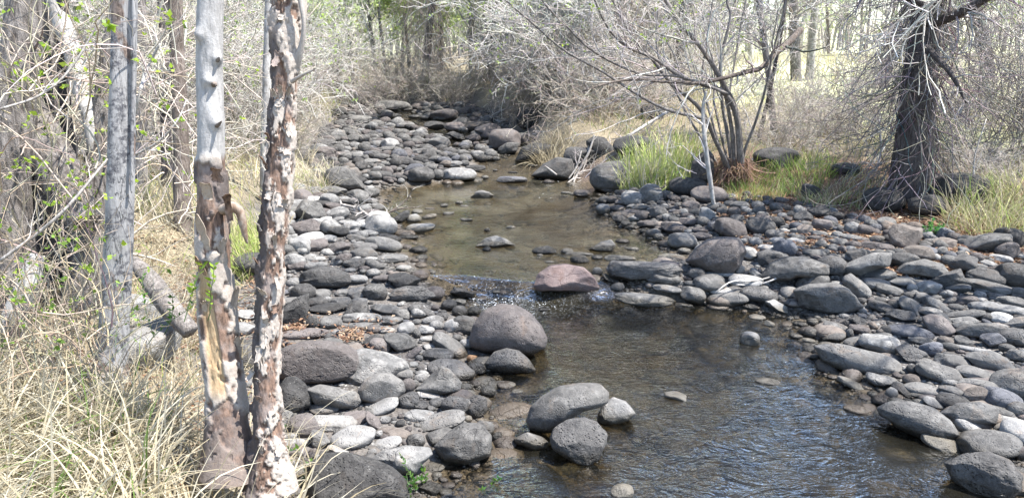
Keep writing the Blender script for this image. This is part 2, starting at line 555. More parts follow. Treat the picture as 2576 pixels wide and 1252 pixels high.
# flaking bark: three layers told apart by vertex attributes
def flake_material():
    m = NT('flaking bark')
    geo = m.n('ShaderNodeNewGeometry')
    mp = m.n('ShaderNodeMapping'); m.l(geo.outputs['Position'], mp.inputs[0])
    mp.inputs['Scale'].default_value = (1, 1, 0.2)
    n1 = m.noise(mp.outputs[0], 70, 6, 0.65, 0.3)
    n3 = m.noise(geo.outputs['Position'], 90, 5, 0.7)
    pale = m.mix(m.ramp(n3, [(0.3, 0.0), (0.7, 1.0)]), (0.25, 0.215, 0.185), (0.39, 0.35, 0.31))
    pale = m.mix(m.ramp(m.noise(geo.outputs['Position'], 14, 6, 0.7), [(0.5, 0.0), (0.68, 0.7)]), pale, (0.30, 0.245, 0.21))
    brown = m.mix(m.ramp(n1, [(0.35, 0.0), (0.65, 1.0)]), (0.055, 0.036, 0.028), (0.23, 0.15, 0.11))
    brown = m.mix(m.ramp(m.noise(geo.outputs['Position'], 11, 3), [(0.5, 0.0), (0.65, 0.6)]), brown, (0.26, 0.23, 0.215))
    wood = m.mix(m.ramp(n1, [(0.3, 0.0), (0.7, 1.0)]), (0.24, 0.15, 0.08), (0.44, 0.33, 0.20))
    c = m.mix(m.attr('mask', 'Fac'), brown, pale)
    c = m.mix(m.attr('wood', 'Fac'), c, wood)
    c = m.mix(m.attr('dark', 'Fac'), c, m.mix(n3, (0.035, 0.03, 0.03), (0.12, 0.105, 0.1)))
    grey = m.mix(m.ramp(n1, [(0.3, 0.0), (0.7, 1.0)]), (0.20, 0.195, 0.19), (0.38, 0.37, 0.36))
    c = m.mix(m.attr('bare', 'Fac'), c, grey)
    h = m.math('ADD', m.math('MULTIPLY', n1, 0.6), m.math('MULTIPLY', n3, 0.5))
    m.bsdf(c, 0.8, m.bump(h, 0.8, 0.006), 0.25)
    return m.m
M['flake'] = flake_material()

def ground_material():
    m = NT('ground')
    geo = m.n('ShaderNodeNewGeometry'); P = geo.outputs['Position']
    n1 = m.noise(P, 3.0, 6, 0.6); n2 = m.noise(P, 25, 5, 0.65); n3 = m.noise(P, 150, 3)
    vo = m.voro(P, 38.0); vc = m.voro(P, 38.0, out='Color')
    sep = m.n('ShaderNodeSeparateColor'); m.l(vc, sep.inputs[0])
    peb = m.ramp(sep.outputs[0], [(0.0, (0.07, 0.066, 0.064)), (0.6, (0.16, 0.153, 0.148)), (0.92, (0.22, 0.21, 0.20)), (1.0, (0.42, 0.40, 0.38))])
    peb = m.mix(m.ramp(vo, [(0.3, 0.0), (0.6, 1.0)]), peb, (0.06, 0.055, 0.05))
    silt = m.mix(n2, (0.085, 0.075, 0.068), (0.16, 0.145, 0.13))
    gravel = m.mix(m.ramp(n1, [(0.42, 0.0), (0.58, 1.0)]), silt, peb)
    bed = m.mix(m.ramp(n2, [(0.3, 0.0), (0.7, 1.0)]), (0.022, 0.017, 0.010), (0.085, 0.064, 0.037))
    bed = m.mix(m.ramp(sep.outputs[1], [(0.75, 0.0), (0.8, 0.5)]), bed, (0.13, 0.10, 0.065))
    soil = m.mix(m.ramp(n2, [(0.3, 0.0), (0.7, 1.0)]), (0.10, 0.078, 0.055), (0.27, 0.225, 0.15))
    soil = m.mix(m.ramp(n3, [(0.4, 0.0), (0.6, 0.5)]), soil, (0.36, 0.31, 0.21))
    litter = m.mix(m.ramp(n2, [(0.3, 0.0), (0.7, 1.0)]), (0.07, 0.04, 0.028), (0.23, 0.14, 0.09))
    mead = m.mix(m.ramp(n2, [(0.3, 0.0), (0.7, 1.0)]), (0.40, 0.39, 0.22), (0.62, 0.59, 0.40))
    mead = m.mix(m.ramp(n1, [(0.35, 0.0), (0.7, 1.0)]), mead, (0.46, 0.50, 0.28))
    z = m.attr('zone'); sz = m.n('ShaderNodeSeparateColor'); m.l(z, sz.inputs[0])
    c = m.mix(sz.outputs[0], gravel, soil)
    c = m.mix(sz.outputs[1], c, litter)
    c = m.mix(sz.outputs[2], c, mead)
    c = m.mix(m.attr('wet', 'Fac'), c, bed)
    h = m.math('ADD', m.math('MULTIPLY', m.ramp(vo, [(0.0, 1.0), (0.6, 0.0)]), 1.0), m.math('ADD', n2, m.math('MULTIPLY', n3, 0.4)))
    m.bsdf(c, 0.9, m.bump(h, 0.8, 0.015), 0.25)
    return m.m
M['ground'] = ground_material()

def water_material():
    m = NT('creek water')
    geo = m.n('ShaderNodeNewGeometry'); P = geo.outputs['Position']
    mp = m.n('ShaderNodeMapping'); m.l(P, mp.inputs[0]); mp.inputs['Scale'].default_value = (0.8, 1.7, 1.0)
    mp2 = m.n('ShaderNodeMapping'); m.l(P, mp2.inputs[0]); mp2.inputs['Scale'].default_value = (1.0, 1.5, 1.0)
    mp2.inputs['Rotation'].default_value = (0, 0, R(25))
    def ridge(vec, sc, dist):
        n_ = m.noise(vec, sc, 3, 0.55, dist)
        r_ = m.math('SUBTRACT', 1.0, m.math('MULTIPLY', m.math('ABSOLUTE', m.math('SUBTRACT', n_, 0.5)), 4.0))
        return m.math('MULTIPLY', r_, 0.5)
    a = ridge(mp.outputs[0], 4.2, 1.4)
    b = ridge(mp2.outputs[0], 13.0, 1.0)
    c = m.noise(P, 110.0, 2, 0.6)
    rough = m.attr('flow', 'Fac')
    h = m.math('ADD', m.math('MULTIPLY', a, 1.6), m.math('MULTIPLY', b, 0.6))
    h = m.math('ADD', h, m.math('MULTIPLY', c, 0.10))
    h = m.math('MULTIPLY', h, rough)
    nb = m.bump(h, 1.0, 0.005)
    fr = m.n('ShaderNodeFresnel'); fr.inputs[0].default_value = 1.4; m.l(m.bump(h, 1.0, 0.030), fr.inputs['Normal'])
    gl = m.n('ShaderNodeBsdfGlossy'); gl.inputs['Roughness'].default_value = 0.04; m.l(nb, gl.inputs['Normal'])
    gl.inputs['Color'].default_value = (1, 1, 1, 1)
    tr = m.n('ShaderNodeBsdfTransparent'); dep = m.attr('depth', 'Fac')
    def absorb(k): return m.math('POWER', 2.718, m.math('MULTIPLY', dep, -k))
    cc = m.n('ShaderNodeCombineColor'); m.l(absorb(1.9), cc.inputs[0]); m.l(absorb(2.15), cc.inputs[1]); m.l(absorb(3.1), cc.inputs[2])
    m.l(cc.outputs[0], tr.inputs[0])
    mx = m.n('ShaderNodeMixShader'); m.l(m.math('MULTIPLY', fr.outputs[0], 1.0), mx.inputs[0])
    m.l(tr.outputs[0], mx.inputs[1]); m.l(gl.outputs[0], mx.inputs[2])
    # a little suspended silt
    df = m.n('ShaderNodeBsdfDiffuse'); df.inputs[0].default_value = (0.20, 0.185, 0.135, 1)
    m2 = m.n('ShaderNodeMixShader'); cloud = m.ramp(m.noise(P, 1.3, 4, 0.6, 0.5), [(0.42, 0.35), (0.66, 2.2)])
    m.l(m.math('MULTIPLY', m.math('MULTIPLY', m.math('SUBTRACT', 1.0, absorb(6.0)), m.attr('silt', 'Fac')), cloud), m2.inputs[0])
    m.l(mx.outputs[0], m2.inputs[1]); m.l(df.outputs[0], m2.inputs[2])
    # foam, plus white highlights painted on the tongue of the fall
    mpf = m.n('ShaderNodeMapping'); m.l(P, mpf.inputs[0]); mpf.inputs['Scale'].default_value = (38, 24, 20)
    fo = m.n('ShaderNodeBsdfDiffuse'); fo.inputs[0].default_value = (0.85, 0.87, 0.88, 1)
    ff = m.math('MULTIPLY', m.attr('foam', 'Fac'), m.ramp(m.noise(mpf.outputs[0], 1.0, 6, 0.8, 1.5), [(0.56, 0.0), (0.66, 1.0)]))
    m3 = m.n('ShaderNodeMixShader'); m.l(ff, m3.inputs[0]); m.l(m2.outputs[0], m3.inputs[1]); m.l(fo.outputs[0], m3.inputs[2])
    m.l(m3.outputs[0], m.out.inputs[0])
    return m.m
M['water'] = water_material()
def foam_material():
    m = NT('foam bubbles'); m.bsdf((0.85, 0.86, 0.86), 0.3, None, 0.6); return m.m
M['foam'] = foam_material()
# ------------------------------------------------------------------ ground sheet and water
def build_ground():
    rad = np.concatenate([np.linspace(0.0, 1.6, 6)[:-1], 1.6 * (1.0135 ** np.arange(0, 285)), ])
    rad = np.concatenate([rad[rad < 60], 60 * 1.16 ** np.arange(0, 17)])
    a1 = np.linspace(-45, 45, 270)
    a2 = np.linspace(45, 315, 70)[1:-1]
    ang = np.radians(np.concatenate([a1, a2]))          # from +Y clockwise
    nr, na = len(rad), len(ang)
    rr, aa = np.meshgrid(rad, ang, indexing='ij')
    x = (rr * np.sin(aa)).ravel(); y = (rr * np.cos(aa)).ravel()
    h, d, tb = Hraw(x, y)
    idx = np.arange(nr * na).reshape(nr, na)
    q = np.stack([idx[:-1, :], np.roll(idx[:-1, :], -1, 1), np.roll(idx[1:, :], -1, 1), idx[1:, :]], -1).reshape(-1, 4)
    nz = fbm(np.stack([x, y, 0 * x], 1) * 1.1, 4, 31)
    grass = sst(tb + 0.35 * nz, 0.1, 0.7)
    right = (x > np.interp(y, *BR) - 0.9)
    litter = right * sst(tb + 0.3 * nz, -0.55, -0.1) * sst(tb, 2.8, 1.6) * 0.9
    litter = litter * sst(y, 13, 10)
    mead = sst(tb + nz, 3.2, 6.0) * sst(y, 4, 8)
    wet = sst(W(y) - h + 0.015, -0.02, 0.02)
    me = mesh_np('ground', np.stack([x, y, h], 1), q, True,
                 {'zone': np.stack([grass, litter, mead], 1), 'wet': wet}, M['ground'])
    obj('ground', me, kind='structure')
build_ground()

def lip_(v): return np.exp(-((v - Y_DAM + 0.3) / 0.16) ** 2)
def build_water():
    ys = np.concatenate([np.arange(1.2, 9, 0.025), np.arange(9, 26, 0.055)])
    n = 160
    xl = np.interp(ys, *XL) - 0.9; xr = np.interp(ys, *XR) + 0.9
    xr = np.maximum(xr, xl + 0.6)
    u = np.linspace(0, 1, n)
    x = (xl[:, None] * (1 - u) + xr[:, None] * u).ravel()
    y = np.repeat(ys, n)
    z = W(y)
    p = np.stack([x, y, 0 * x], 1)
    # the lip of the little fall wanders with x
    wob = 0.10 * np.sin(x * 3.1) + 0.08 * fbm(p * 2, 2, 3)
    xc = float(at_z(1270, 722, 0.08)[0])
    tf = np.exp(-((x - xc) / 0.32) ** 2)               # the smooth tongue of water between the rocks
    a_ = Y_DAM - 0.22 + 0.13 * tf; b_ = a_ + 0.34 - 0.19 * tf
    z = 0.12 * sst(y + wob, a_, b_) + 0.035 * np.clip(y - 11.6, 0, 11) - 0.012 * tf * lip_(y + wob)
    lip = np.exp(-((y + wob - Y_DAM + 0.28) / 0.28) ** 2)
    front = sst(y, 6.5, 5.9)
    rif = sst(y, 11.3, 12.3)
    z = z + 0.007 * fbm(p * np.array([6, 4.2, 1]), 3, 41) * (0.25 + front + rif)
    z = z + lip * 0.018 * fbm(p * np.array([11, 4.5, 1]), 3, 43)
    flow = 0.34 + 0.66 * front + 0.5 * rif + 0.8 * lip
    h, d, _ = Hraw(x, y)
    foam = np.clip(lip * (0.35 + 0.8 * tf) + 0.10 * rif, 0, 1) * sst(z - h, 0.0, 0.03)  # extra white on the tongue paints in its highlights
    foam = foam * (0.35 + 0.65 * sst(x, 0.9, 0.3))
    idx = np.arange(len(x)).reshape(len(ys), n)
    q = np.stack([idx[:-1, :-1], idx[:-1, 1:], idx[1:, 1:], idx[1:, :-1]], -1).reshape(-1, 4)
    me = mesh_np('creek_water', np.stack([x, y, z], 1), q, True, {'flow': flow, 'foam': foam, 'depth': np.clip(z - h, 0, 1), 'silt': 0.035 + 0.085 * sst(y, 6.1, 6.8)}, M['water'])
    obj('creek_water', me, kind='structure')
build_water()

# ------------------------------------------------------------------ rocks
_ico = {}
def ico(sub):
    if sub not in _ico:
        bm = bmesh.new()
        bmesh.ops.create_icosphere(bm, subdivisions=sub, radius=1.0)
        v = np.array([x.co[:] for x in bm.verts]); f = np.array([[l.index for l in q.verts] for q in bm.faces])
        bm.free(); _ico[sub] = (v, f)
    return _ico[sub]

def rock_shape(seed, sub=4, facets=6, lump=0.12, rough=0.02, pits=0, pit_r=0.07, cut=(0.62, 0.92), face=False):
    """unit-size stone (about -1..1), smooth or faceted"""
    v, f = ico(sub)
    r = np.random.default_rng(seed)
    p = v.copy()
    sup = 2.0 if face else r.uniform(2.1, 2.7)     # superellipsoid fullness
    p = p / (np.sum(np.abs(p) ** sup, axis=1, keepdims=True) ** (1 / sup))
    for _ in range(facets):
        n = rand_dir(1, r)[0]
        if face: n = unit(n * np.array([0.55, 1.6, 0.55]))
        h = r.uniform(*cut)
        t = p @ n - h
        s = 0.05
        t = np.where(t > 0, t, 0) ** 2 / (np.abs(t) + s)
        p = p - n[None, :] * t[:, None] * 0.93
    base = v + seed * 3.7
    rad = 1 + lump * fbm(base * 1.1, 2, seed) + rough * fbm(base * 5, 4, seed + 3, 0.6)
    p = p * rad[:, None]
    if pits:
        c = rand_dir(pits, r)
        rr = pit_r * r.uniform(0.25, 1.0, pits) ** 1.6
        cosd = v @ c.T
        dist = np.sqrt(np.clip(2 - 2 * cosd, 0, None))
        dep = np.clip(1 - dist / rr[None, :], 0, 1)
        dep = (dep * dep * (3 - 2 * dep)) * rr[None, :] * 0.75
        p = p * (1 - dep.max(axis=1))[:, None]
    ext = np.abs(p).max(axis=0)
    return p / ext, f

MATKEY = {'g': ('rock_grey', 'grey'), 'd': ('rock_dark', 'dark grey'), 'p': ('rock_pit', 'pitted dark'), 'm': ('rock_mauve', 'mauve brown'),
          'r': ('rock_red', 'reddish brown'), 'l': ('rock_pale', 'pale grey'), 'w': ('rock_white', 'whitish'), 't': ('rock_tan', 'tan brown'),
          'o': ('rock_orange', 'orange'), 'b': ('rock_blue', 'bluish grey')}
# shared stone meshes: smooth cobbles and angular blocks, one set per material
_shared = {}
NV = 11
def shared_rock(tone, angular, k):
    key = (tone, angular, k % NV)
    if key not in _shared:
        sk = ('shape', angular, k % NV)
        if sk not in _shared:
            _shared[sk] = rock_shape(100 + (k % NV) * 7 + (50 if angular else 0), 4, 8 if angular else 4, 0.20 if angular else 0.13,
                                     0.05 if angular else 0.02, cut=(0.55, 0.85) if angular else (0.7, 0.93))
        v, f = _shared[sk]
        _shared[key] = mesh_np('stone', v, f, True, None, M[MATKEY[tone][0]])
    return _shared[key]

ROCKS = []      # records for labelling: obj, px, py, w, h, tone, shape, label
occ = []        # footprints (x, y, r)

def Wf(y):
    t = min(max((y - Y_DAM + 0.22) / 0.34, 0), 1)
    return 0.12 * t * t * (3 - 2 * t) + 0.035 * min(max(y - 11.6, 0), 11)
def solve_center(px, py, c, sink):
    z = 0.2
    p = at_z(px, py, z)
    for _ in range(9):
        zn = max(Hs(p[0], p[1]), Wf(p[1]) - 0.01) + c * sink
        z = 0.5 * z + 0.5 * min(zn, CAM_Z - 0.4)
        p = at_z(px, py, z)
    return p

def place(px, py, w, h, tilt=0, tone='g', ang=0, label=None, sink=None, k=None, yaw=None, cobble=False):
    auto = sink is None
    if auto: sink = 0.5
    phi = math.asin(-ray(px, py)[2])
    c = 0.1
    for _ in range(3):
        p = solve_center(px, py, c, sink)
        dist = np.linalg.norm(p - np.array([0, 0, CAM_Z]))
        a = w / F * dist / 2; hh = h / F * dist / 2
        b = min(a * 0.85, hh * 1.7)
        c2 = hh * hh - (b * math.sin(phi)) ** 2
        if c2 < (0.45 * hh) ** 2:
            c2 = (0.45 * hh) ** 2; b = math.sqrt(hh * hh - c2 * math.cos(phi) ** 2) / math.sin(phi)
            b = min(b, a * 1.3)
        c = math.sqrt(c2) / math.cos(phi)
        if auto: sink = 0.8 * c * math.cos(phi) / hh
    n = len(ROCKS)
    k = n if k is None else k
    az = math.atan2(p[0], p[1])
    from mathutils import Matrix
    flip = PI if (k // NV) % 2 else 0
    Rm = Matrix.Rotation(-az, 4, 'Z') @ Matrix.Rotation(-R(tilt), 4, 'Y')
    mw = Matrix.Translation(p.tolist()) @ Rm @ Matrix.Diagonal((a * 1.04, b, c, 1)) @ Matrix.Rotation(flip, 4, 'Z')
    shape = ('angular' if ang else ('round' if w / h < 1.35 else ('oval' if w / h < 2.1 else 'long flat')))
    ROCKS.append(dict(o=None, mw=mw, key=tone, ang=bool(ang), k=k, px=px, py=py, w=w, h=h, tone=MATKEY[tone][1], shape=shape, label=label, p=p))
    occ.append((p[0], p[1], max(a, b) * 0.9))

def outline_rock(pts, tone='g', label=None, sub=5, facets=5, rough=0.02, pits=0, pit_r=0.05, depth=0.8, seed=None, zoff=0.0, sink=0.72, lump=0.05):
    """solid stone whose side seen from the creek has the given outline"""
    pts = np.array(pts, float)
    cx, cy = (pts[:, 0].min() + pts[:, 0].max()) / 2, (pts[:, 1].min() + pts[:, 1].max()) / 2
    w = np.ptp(pts[:, 0]); h = np.ptp(pts[:, 1])
    hh = 0.1
    for _ in range(3):
        p = solve_center(cx, cy, hh, sink)
        dist = np.linalg.norm(p - np.array([0, 0, CAM_Z])); s = dist / F
        hh = h * s / 2
    seed = len(ROCKS) * 13 + 5 if seed is None else seed
    v, f = rock_shape(seed, sub, facets, lump * 0.6, rough, pits, pit_r, cut=(0.62, 0.9), face=True)
    d = v
    # polar outline in the plane facing the viewer
    ox = (pts[:, 0] - cx) * s; oy = -(pts[:, 1] - cy) * s
    th = np.arctan2(oy / h * w, ox); rr = np.hypot(ox, oy)
    od = np.argsort(th); th, rr2x, rr2y = th[od], ox[od], oy[od]
    thp = np.concatenate([th - 2 * PI, th, th + 2 * PI])
    X3 = np.tile(rr2x, 3); Y3 = np.tile(rr2y, 3)
    # resample evenly and smooth the corners a little
    tg = np.linspace(-PI, PI, 181)[:-1]
    gx = np.interp(tg, thp, X3); gy = np.interp(tg, thp, Y3)
    ker = np.array([1, 3, 5, 3, 1]) / 13.0
    for _ in range(2):
        gx = sum(np.roll(gx, i - 2) * ker[i] for i in range(5)); gy = sum(np.roll(gy, i - 2) * ker[i] for i in range(5))
    tg3 = np.concatenate([tg - 2 * PI, tg, tg + 2 * PI])
    tv = np.arctan2(d[:, 2], d[:, 0])
    rho = np.hypot(d[:, 0], d[:, 2])
    ux = np.interp(tv, tg3, np.tile(gx, 3)); uy = np.interp(tv, tg3, np.tile(gy, 3))
    D = min(w, h * 1.6) * s / 2 * depth
    az = math.atan2(p[0], p[1])
    phi = math.asin(-ray(cx, cy)[2])
    right = np.array([math.cos(az), -math.sin(az), 0])
    fwd = np.array([math.sin(az) * math.cos(phi), math.cos(az) * math.cos(phi), -math.sin(phi)])
    upv = np.array([math.sin(az) * math.sin(phi), math.cos(az) * math.sin(phi), math.cos(phi)])
    P = (ux * rho)[:, None] * right + (uy * rho)[:, None] * upv + (d[:, 1] * D)[:, None] * fwd
    me = mesh_np('stone', P, f, True, None, M[MATKEY[tone][0]])
    o = obj('cobble' if w < 95 else 'boulder', me, loc=p.tolist())
    o.location.z += zoff
    ROCKS.append(dict(o=o, px=cx, py=cy, w=w, h=h, tone=MATKEY[tone][1], shape='block', label=label, p=p))
    occ.append((p[0], p[1], w * s / 2 * 0.9))
    return o

def reg(x0, y0, s):
    k = 1 / s / 1.0097
    return lambda x, y: (x0 / 1.0097 + x * k, y0 / 1.0097 + y * k), k

def batch(x0, y0, s, rows, **kw):
    T, k = reg(x0, y0, s)
    for r_ in rows:
        x, y, w, h = r_[:4]
        tilt = r_[4] if len(r_) > 4 else 0
        tone = r_[5] if len(r_) > 5 else 'g'
        ang = r_[6] if len(r_) > 6 else 0
        lab = r_[7] if len(r_) > 7 else None
        X, Y = T(x, y)
        place(X, Y, w * k, h * k, tilt, tone, ang, lab, **kw)
def outl(x0, y0, s, pts, **kw):
    T, k = reg(x0, y0, s)
    return outline_rock([T(*q) for q in pts], **kw)

A_ = (600, 700, 2.22)
outl(*A_, [(235, 450), (290, 385), (400, 362), (520, 372), (620, 400), (680, 450), (712, 510), (690, 570), (600, 605), (480, 607), (350, 595), (260, 550), (225, 500)],
     tone='m', pits=260, pit_r=0.055, sub=6, label='large mauve brown boulder peppered with pits, right of the flaking trunk')
outl(*A_, [(600, 430), (720, 405), (850, 430), (950, 485), (975, 530), (920, 580), (800, 640), (660, 630), (590, 560)],
     tone='l', facets=4, label='smooth grey boulder half behind the pitted mauve boulder', sink=0.3)
outl(*A_, [(688, 640), (720, 580), (800, 545), (880, 552), (940, 600), (948, 660), (900, 712), (780, 718), (700, 690)],
     tone='g', facets=7, label='rounded grey boulder with cracked face below the pitted mauve boulder')
outl(*A_, [(240, 620), (290, 570), (345, 575), (390, 620), (424, 690), (405, 745), (300, 775), (230, 760)], tone='d', facets=7,
     label='upright dark grey boulder touching the right side of the flaking trunk')
outl(*A_, [(400, 625), (480, 605), (600, 640), (685, 662), (697, 720), (660, 757), (560, 752), (450, 715)], tone='g', facets=6, rough=0.03,
     label='blocky grey stone between the upright dark boulder and the cracked round one')
outl(*A_, [(1000, 640), (1090, 560), (1160, 508), (1205, 530), (1272, 610), (1260, 652), (1150, 672), (1040, 665)], tone='g', facets=9, rough=0.02,
     label='pyramid shaped grey boulder at the left edge of the creek')
outl(*A_, [(750, 1020), (830, 980), (960, 962), (1090, 985), (1105, 1020), (1060, 1060), (1000, 1120), (900, 1110), (800, 1065)], tone='l', facets=7,
     depth=0.9, rough=0.03, label='flat pale slab beside the big dark boulder at the bottom edge')
outl(*A_, [(425, 1040), (520, 990), (640, 1000), (780, 1050), (880, 1110), (940, 1180), (955, 1290), (700, 1330), (420, 1290)], tone='d', sub=6,
     pits=200, pit_r=0.05, label='big dark pitted boulder cut by the bottom edge, behind the straw', sink=0.35)
outl(*A_, [(255, 190), (330, 130), (412, 108), (410, 190), (380, 262), (310, 285), (250, 255)], tone='d', facets=9, rough=0.03,
     label='tilted dark slab leaning beside the flaking trunk')
outl(*A_, [(320, 30), (380, -25), (470, -55), (560, -40), (630, 0), (640, 50), (560, 85), (440, 80)], tone='d', sub=5, pits=120, pit_r=0.05, rough=0.03,
     label='dark brown pitted boulder above the cobbles left of the fall')
outl(*A_, [(855, 110), (890, 70), (960, 55), (1050, 60), (1110, 100), (1122, 125), (1050, 147), (930, 147), (870, 137)], tone='p', rough=0.05, facets=5,
     pits=120, pit_r=0.06, label='rough dark boulder at the tail of the upper pool, left of the fall')
outl(*A_, [(1200, 95), (1230, 65), (1290, 75), (1350, 100), (1330, 125), (1240, 120)], tone='d', facets=8, rough=0.06, label='jagged wet rock just left of the little fall')
B_ = (1100, 600, 1.885)
outl(*B_, [(168, 500), (190, 420), (240, 350), (320, 320), (400, 328), (470, 368), (520, 430), (548, 490), (540, 540), (470, 574), (380, 580), (240, 560), (180, 535)],
     tone='m', sub=6, facets=0, rough=0.014, pits=60, pit_r=0.025, label='largest round smooth boulder standing at the near end of the fall', depth=0.9)
outl(*B_, [(242, 610), (290, 550), (350, 532), (410, 545), (460, 590), (494, 640), (470, 658), (350, 658), (250, 638)],
     tone='p', sub=6, facets=0, rough=0.02, pits=420, pit_r=0.04, label='dark pitted domed boulder right in front of the largest round boulder')
outl(*B_, [(448, 890), (470, 820), (520, 770), (600, 720), (700, 702), (790, 700), (836, 740), (836, 790), (790, 815), (715, 835), (640, 885), (590, 935), (520, 943), (460, 925)],
     tone='g', sub=6, facets=0, rough=0.014, pits=80, pit_r=0.025, lump=0.02, label='long kidney shaped boulder resting on other stones in the creek', sink=0.9)
outl(*B_, [(560, 970), (580, 920), (640, 882), (720, 868), (780, 888), (828, 940), (825, 985), (790, 1060), (740, 1094), (690, 1087), (575, 1022)],
     tone='p', sub=6, facets=6, rough=0.04, pits=150, pit_r=0.03, lump=0.02, label='coarse grained block under the right end of the kidney shaped boulder')
outl(*B_, [(785, 870), (812, 800), (860, 770), (920, 785), (967, 840), (940, 878), (850, 905), (795, 895)], tone='l', rough=0.04,
     label='rough pale topped stone right of the kidney shaped boulder')
outl(*B_, [(385, 970), (450, 935), (520, 958), (556, 985), (540, 1012), (480, 1020), (400, 992)], tone='g', facets=6, rough=0.04,
     label='small flat cracked stone left under the kidney shaped boulder')
outl(*B_, [(466, 245), (500, 180), (560, 140), (630, 130), (720, 145), (770, 190), (797, 245), (760, 268), (600, 285), (500, 275)], tone='r', sub=6, facets=8,
     rough=0.015, lump=0.03, label='red brown boulder at the right end of the little fall')
outl(*B_, [(5, 1000), (80, 930), (150, 893), (230, 900), (278, 960), (272, 1050), (150, 1094), (50, 1070)], tone='g', facets=8, rough=0.03,
     label='blocky grey boulder standing in the water at the lower left shore')
outl(*B_, [(828, 165), (850, 125), (1000, 118), (1150, 123), (1190, 150), (1170, 190), (1050, 202), (930, 218), (850, 203)], tone='p', sub=6, facets=3,
     rough=0.06, pits=260, pit_r=0.05, label='long dark honeycombed boulder lying right of the red brown boulder')
outl(*B_, [(1215, 130), (1260, 60), (1310, 18), (1380, 0), (1455, 0), (1488, 60), (1485, 140), (1410, 180), (1300, 168)], tone='m', sub=6, facets=6,
     rough=0.012, pits=90, pit_r=0.03, label='big smooth grey brown boulder on the right shore of the upper pool')
outl(*B_, [(745, 65), (800, 25), (850, 13), (874, 40), (860, 78), (780, 76)], tone='g', facets=7, label='grey wedge shaped stone in the upper pool behind the red brown boulder')
outl(*B_, [(200, 48), (250, 8), (300, -5), (350, 13), (398, 44), (300, 60)], tone='l', facets=5, rough=0.03, label='low pyramid stone alone in the middle of the upper pool')
R_ = (1800, 624, 1.956)
outl(*R_, [(268, 175), (310, 100), (380, 60), (470, 53), (572, 82), (575, 125), (530, 148), (440, 168), (400, 200), (300, 193)], tone='g', sub=6, facets=3,
     rough=0.012, pits=70, pit_r=0.025, lump=0.02, label='rounded grey boulder behind the loop of bleached branch')
outl(*R_, [(650, 133), (720, 80), (800, 33), (882, 23), (875, 90), (830, 112), (770, 147), (700, 152)], tone='g', facets=9, rough=0.02,
     label='slanting grey slab tapering down to the left, on the right bar')
outl(*R_, [(930, 155), (980, 98), (1060, 68), (1135, 80), (1174, 130), (1150, 155), (1050, 145)], tone='g', facets=6, label='arched grey stone near the leaf litter on the right bar')
outl(*R_, [(432, 248), (500, 208), (600, 178), (700, 193), (744, 230), (737, 282), (680, 322), (600, 336), (475, 312)], tone='g', sub=6, facets=8,
     rough=0.012, lump=0.03, label='largest wedge shaped grey boulder on the right shore')
outl(*R_, [(550, 540), (600, 525), (700, 510), (830, 518), (900, 550), (934, 590), (900, 622), (800, 645), (680, 630), (590, 600)], tone='g', sub=5, facets=4,
     rough=0.02, depth=1.0, label='wide flat pale boulder at the right water edge', sink=0.3)
outl(*R_, [(1120, 182), (1180, 140), (1232, 113), (1252, 150), (1292, 170), (1282, 188), (1180, 213), (1125, 205)], tone='d', facets=9, label='dark angular slab standing above pebbles on the right bar')
outl(*R_, [(873, 852), (920, 810), (1000, 790), (1090, 795), (1160, 840), (1202, 890), (1160, 932), (1060, 944), (960, 917), (890, 882)], tone='g', sub=6, facets=4,
     rough=0.03, pits=100, pit_r=0.025, label='large oval grey boulder at the lower right water edge')
outl(*R_, [(1218, 1130), (1280, 1070), (1370, 1033), (1440, 1045), (1490, 1090), (1497, 1160), (1450, 1212), (1340, 1223), (1260, 1192)], tone='p', sub=6,
     facets=5, rough=0.05, pits=120, pit_r=0.04, label='rough dark boulder standing in water near the bottom right corner')
outl(*R_, [(1280, 575), (1330, 545), (1390, 528), (1450, 545), (1500, 590), (1480, 620), (1360, 622)], tone='g', facets=6, label='low cone shaped grey stone on the right bar near the frame edge')
outl(*R_, [(1240, 445), (1290, 400), (1370, 380), (1435, 388), (1430, 425), (1350, 452), (1280, 460)], tone='g', facets=4, label='smooth tapering grey cobble by the damp hollow on the right bar')
outl(*R_, [(1180, 860), (1240, 800), (1320, 772), (1390, 780), (1392, 850), (1330, 880), (1230, 890)], tone='g', facets=5, label='leaning grey stone above the two pale cobbles, lower right')
Q_ = (1900, 400, 2.504)
outl(*Q_, [(903, 490), (925, 440), (1000, 428), (1080, 438), (1078, 500), (1057, 560), (990, 593), (930, 562)], tone='t', facets=8,
     label='upright brownish block standing beside a small green herb', sink=0.7)
C_ = (700, 200, 1.956)
outl(*C_, [(245, 485), (260, 450), (310, 435), (360, 440), (410, 480), (442, 520), (435, 552), (350, 558), (290, 538), (250, 518)], tone='g', facets=5,
     label='large smooth boulder at the upper left corner of the upper pool', sink=0.7)
outl(*C_, [(1268, 485), (1320, 420), (1400, 388), (1470, 398), (1495, 460), (1470, 512), (1340, 507)], tone='d', facets=4, label='dark wet boulder beside the driftwood heap at the pool head')
outl(*C_, [(1188, 412), (1220, 340), (1300, 318), (1382, 330), (1370, 375), (1290, 405), (1220, 424)], tone='d', facets=6, label='dark slanting boulder above the pool head, under dry straw')
outl(*C_, [(965, 588), (990, 562), (1020, 552), (1060, 562), (1087, 580), (1060, 598), (990, 600)], tone='g', facets=4, label='small domed stone alone at the far end of the upper pool')
outl(*C_, [(565, 700), (600, 680), (640, 655), (665, 652), (668, 690), (620, 722), (575, 722)], tone='d', facets=8, label='jagged dark stone pointing up at the left pool edge')

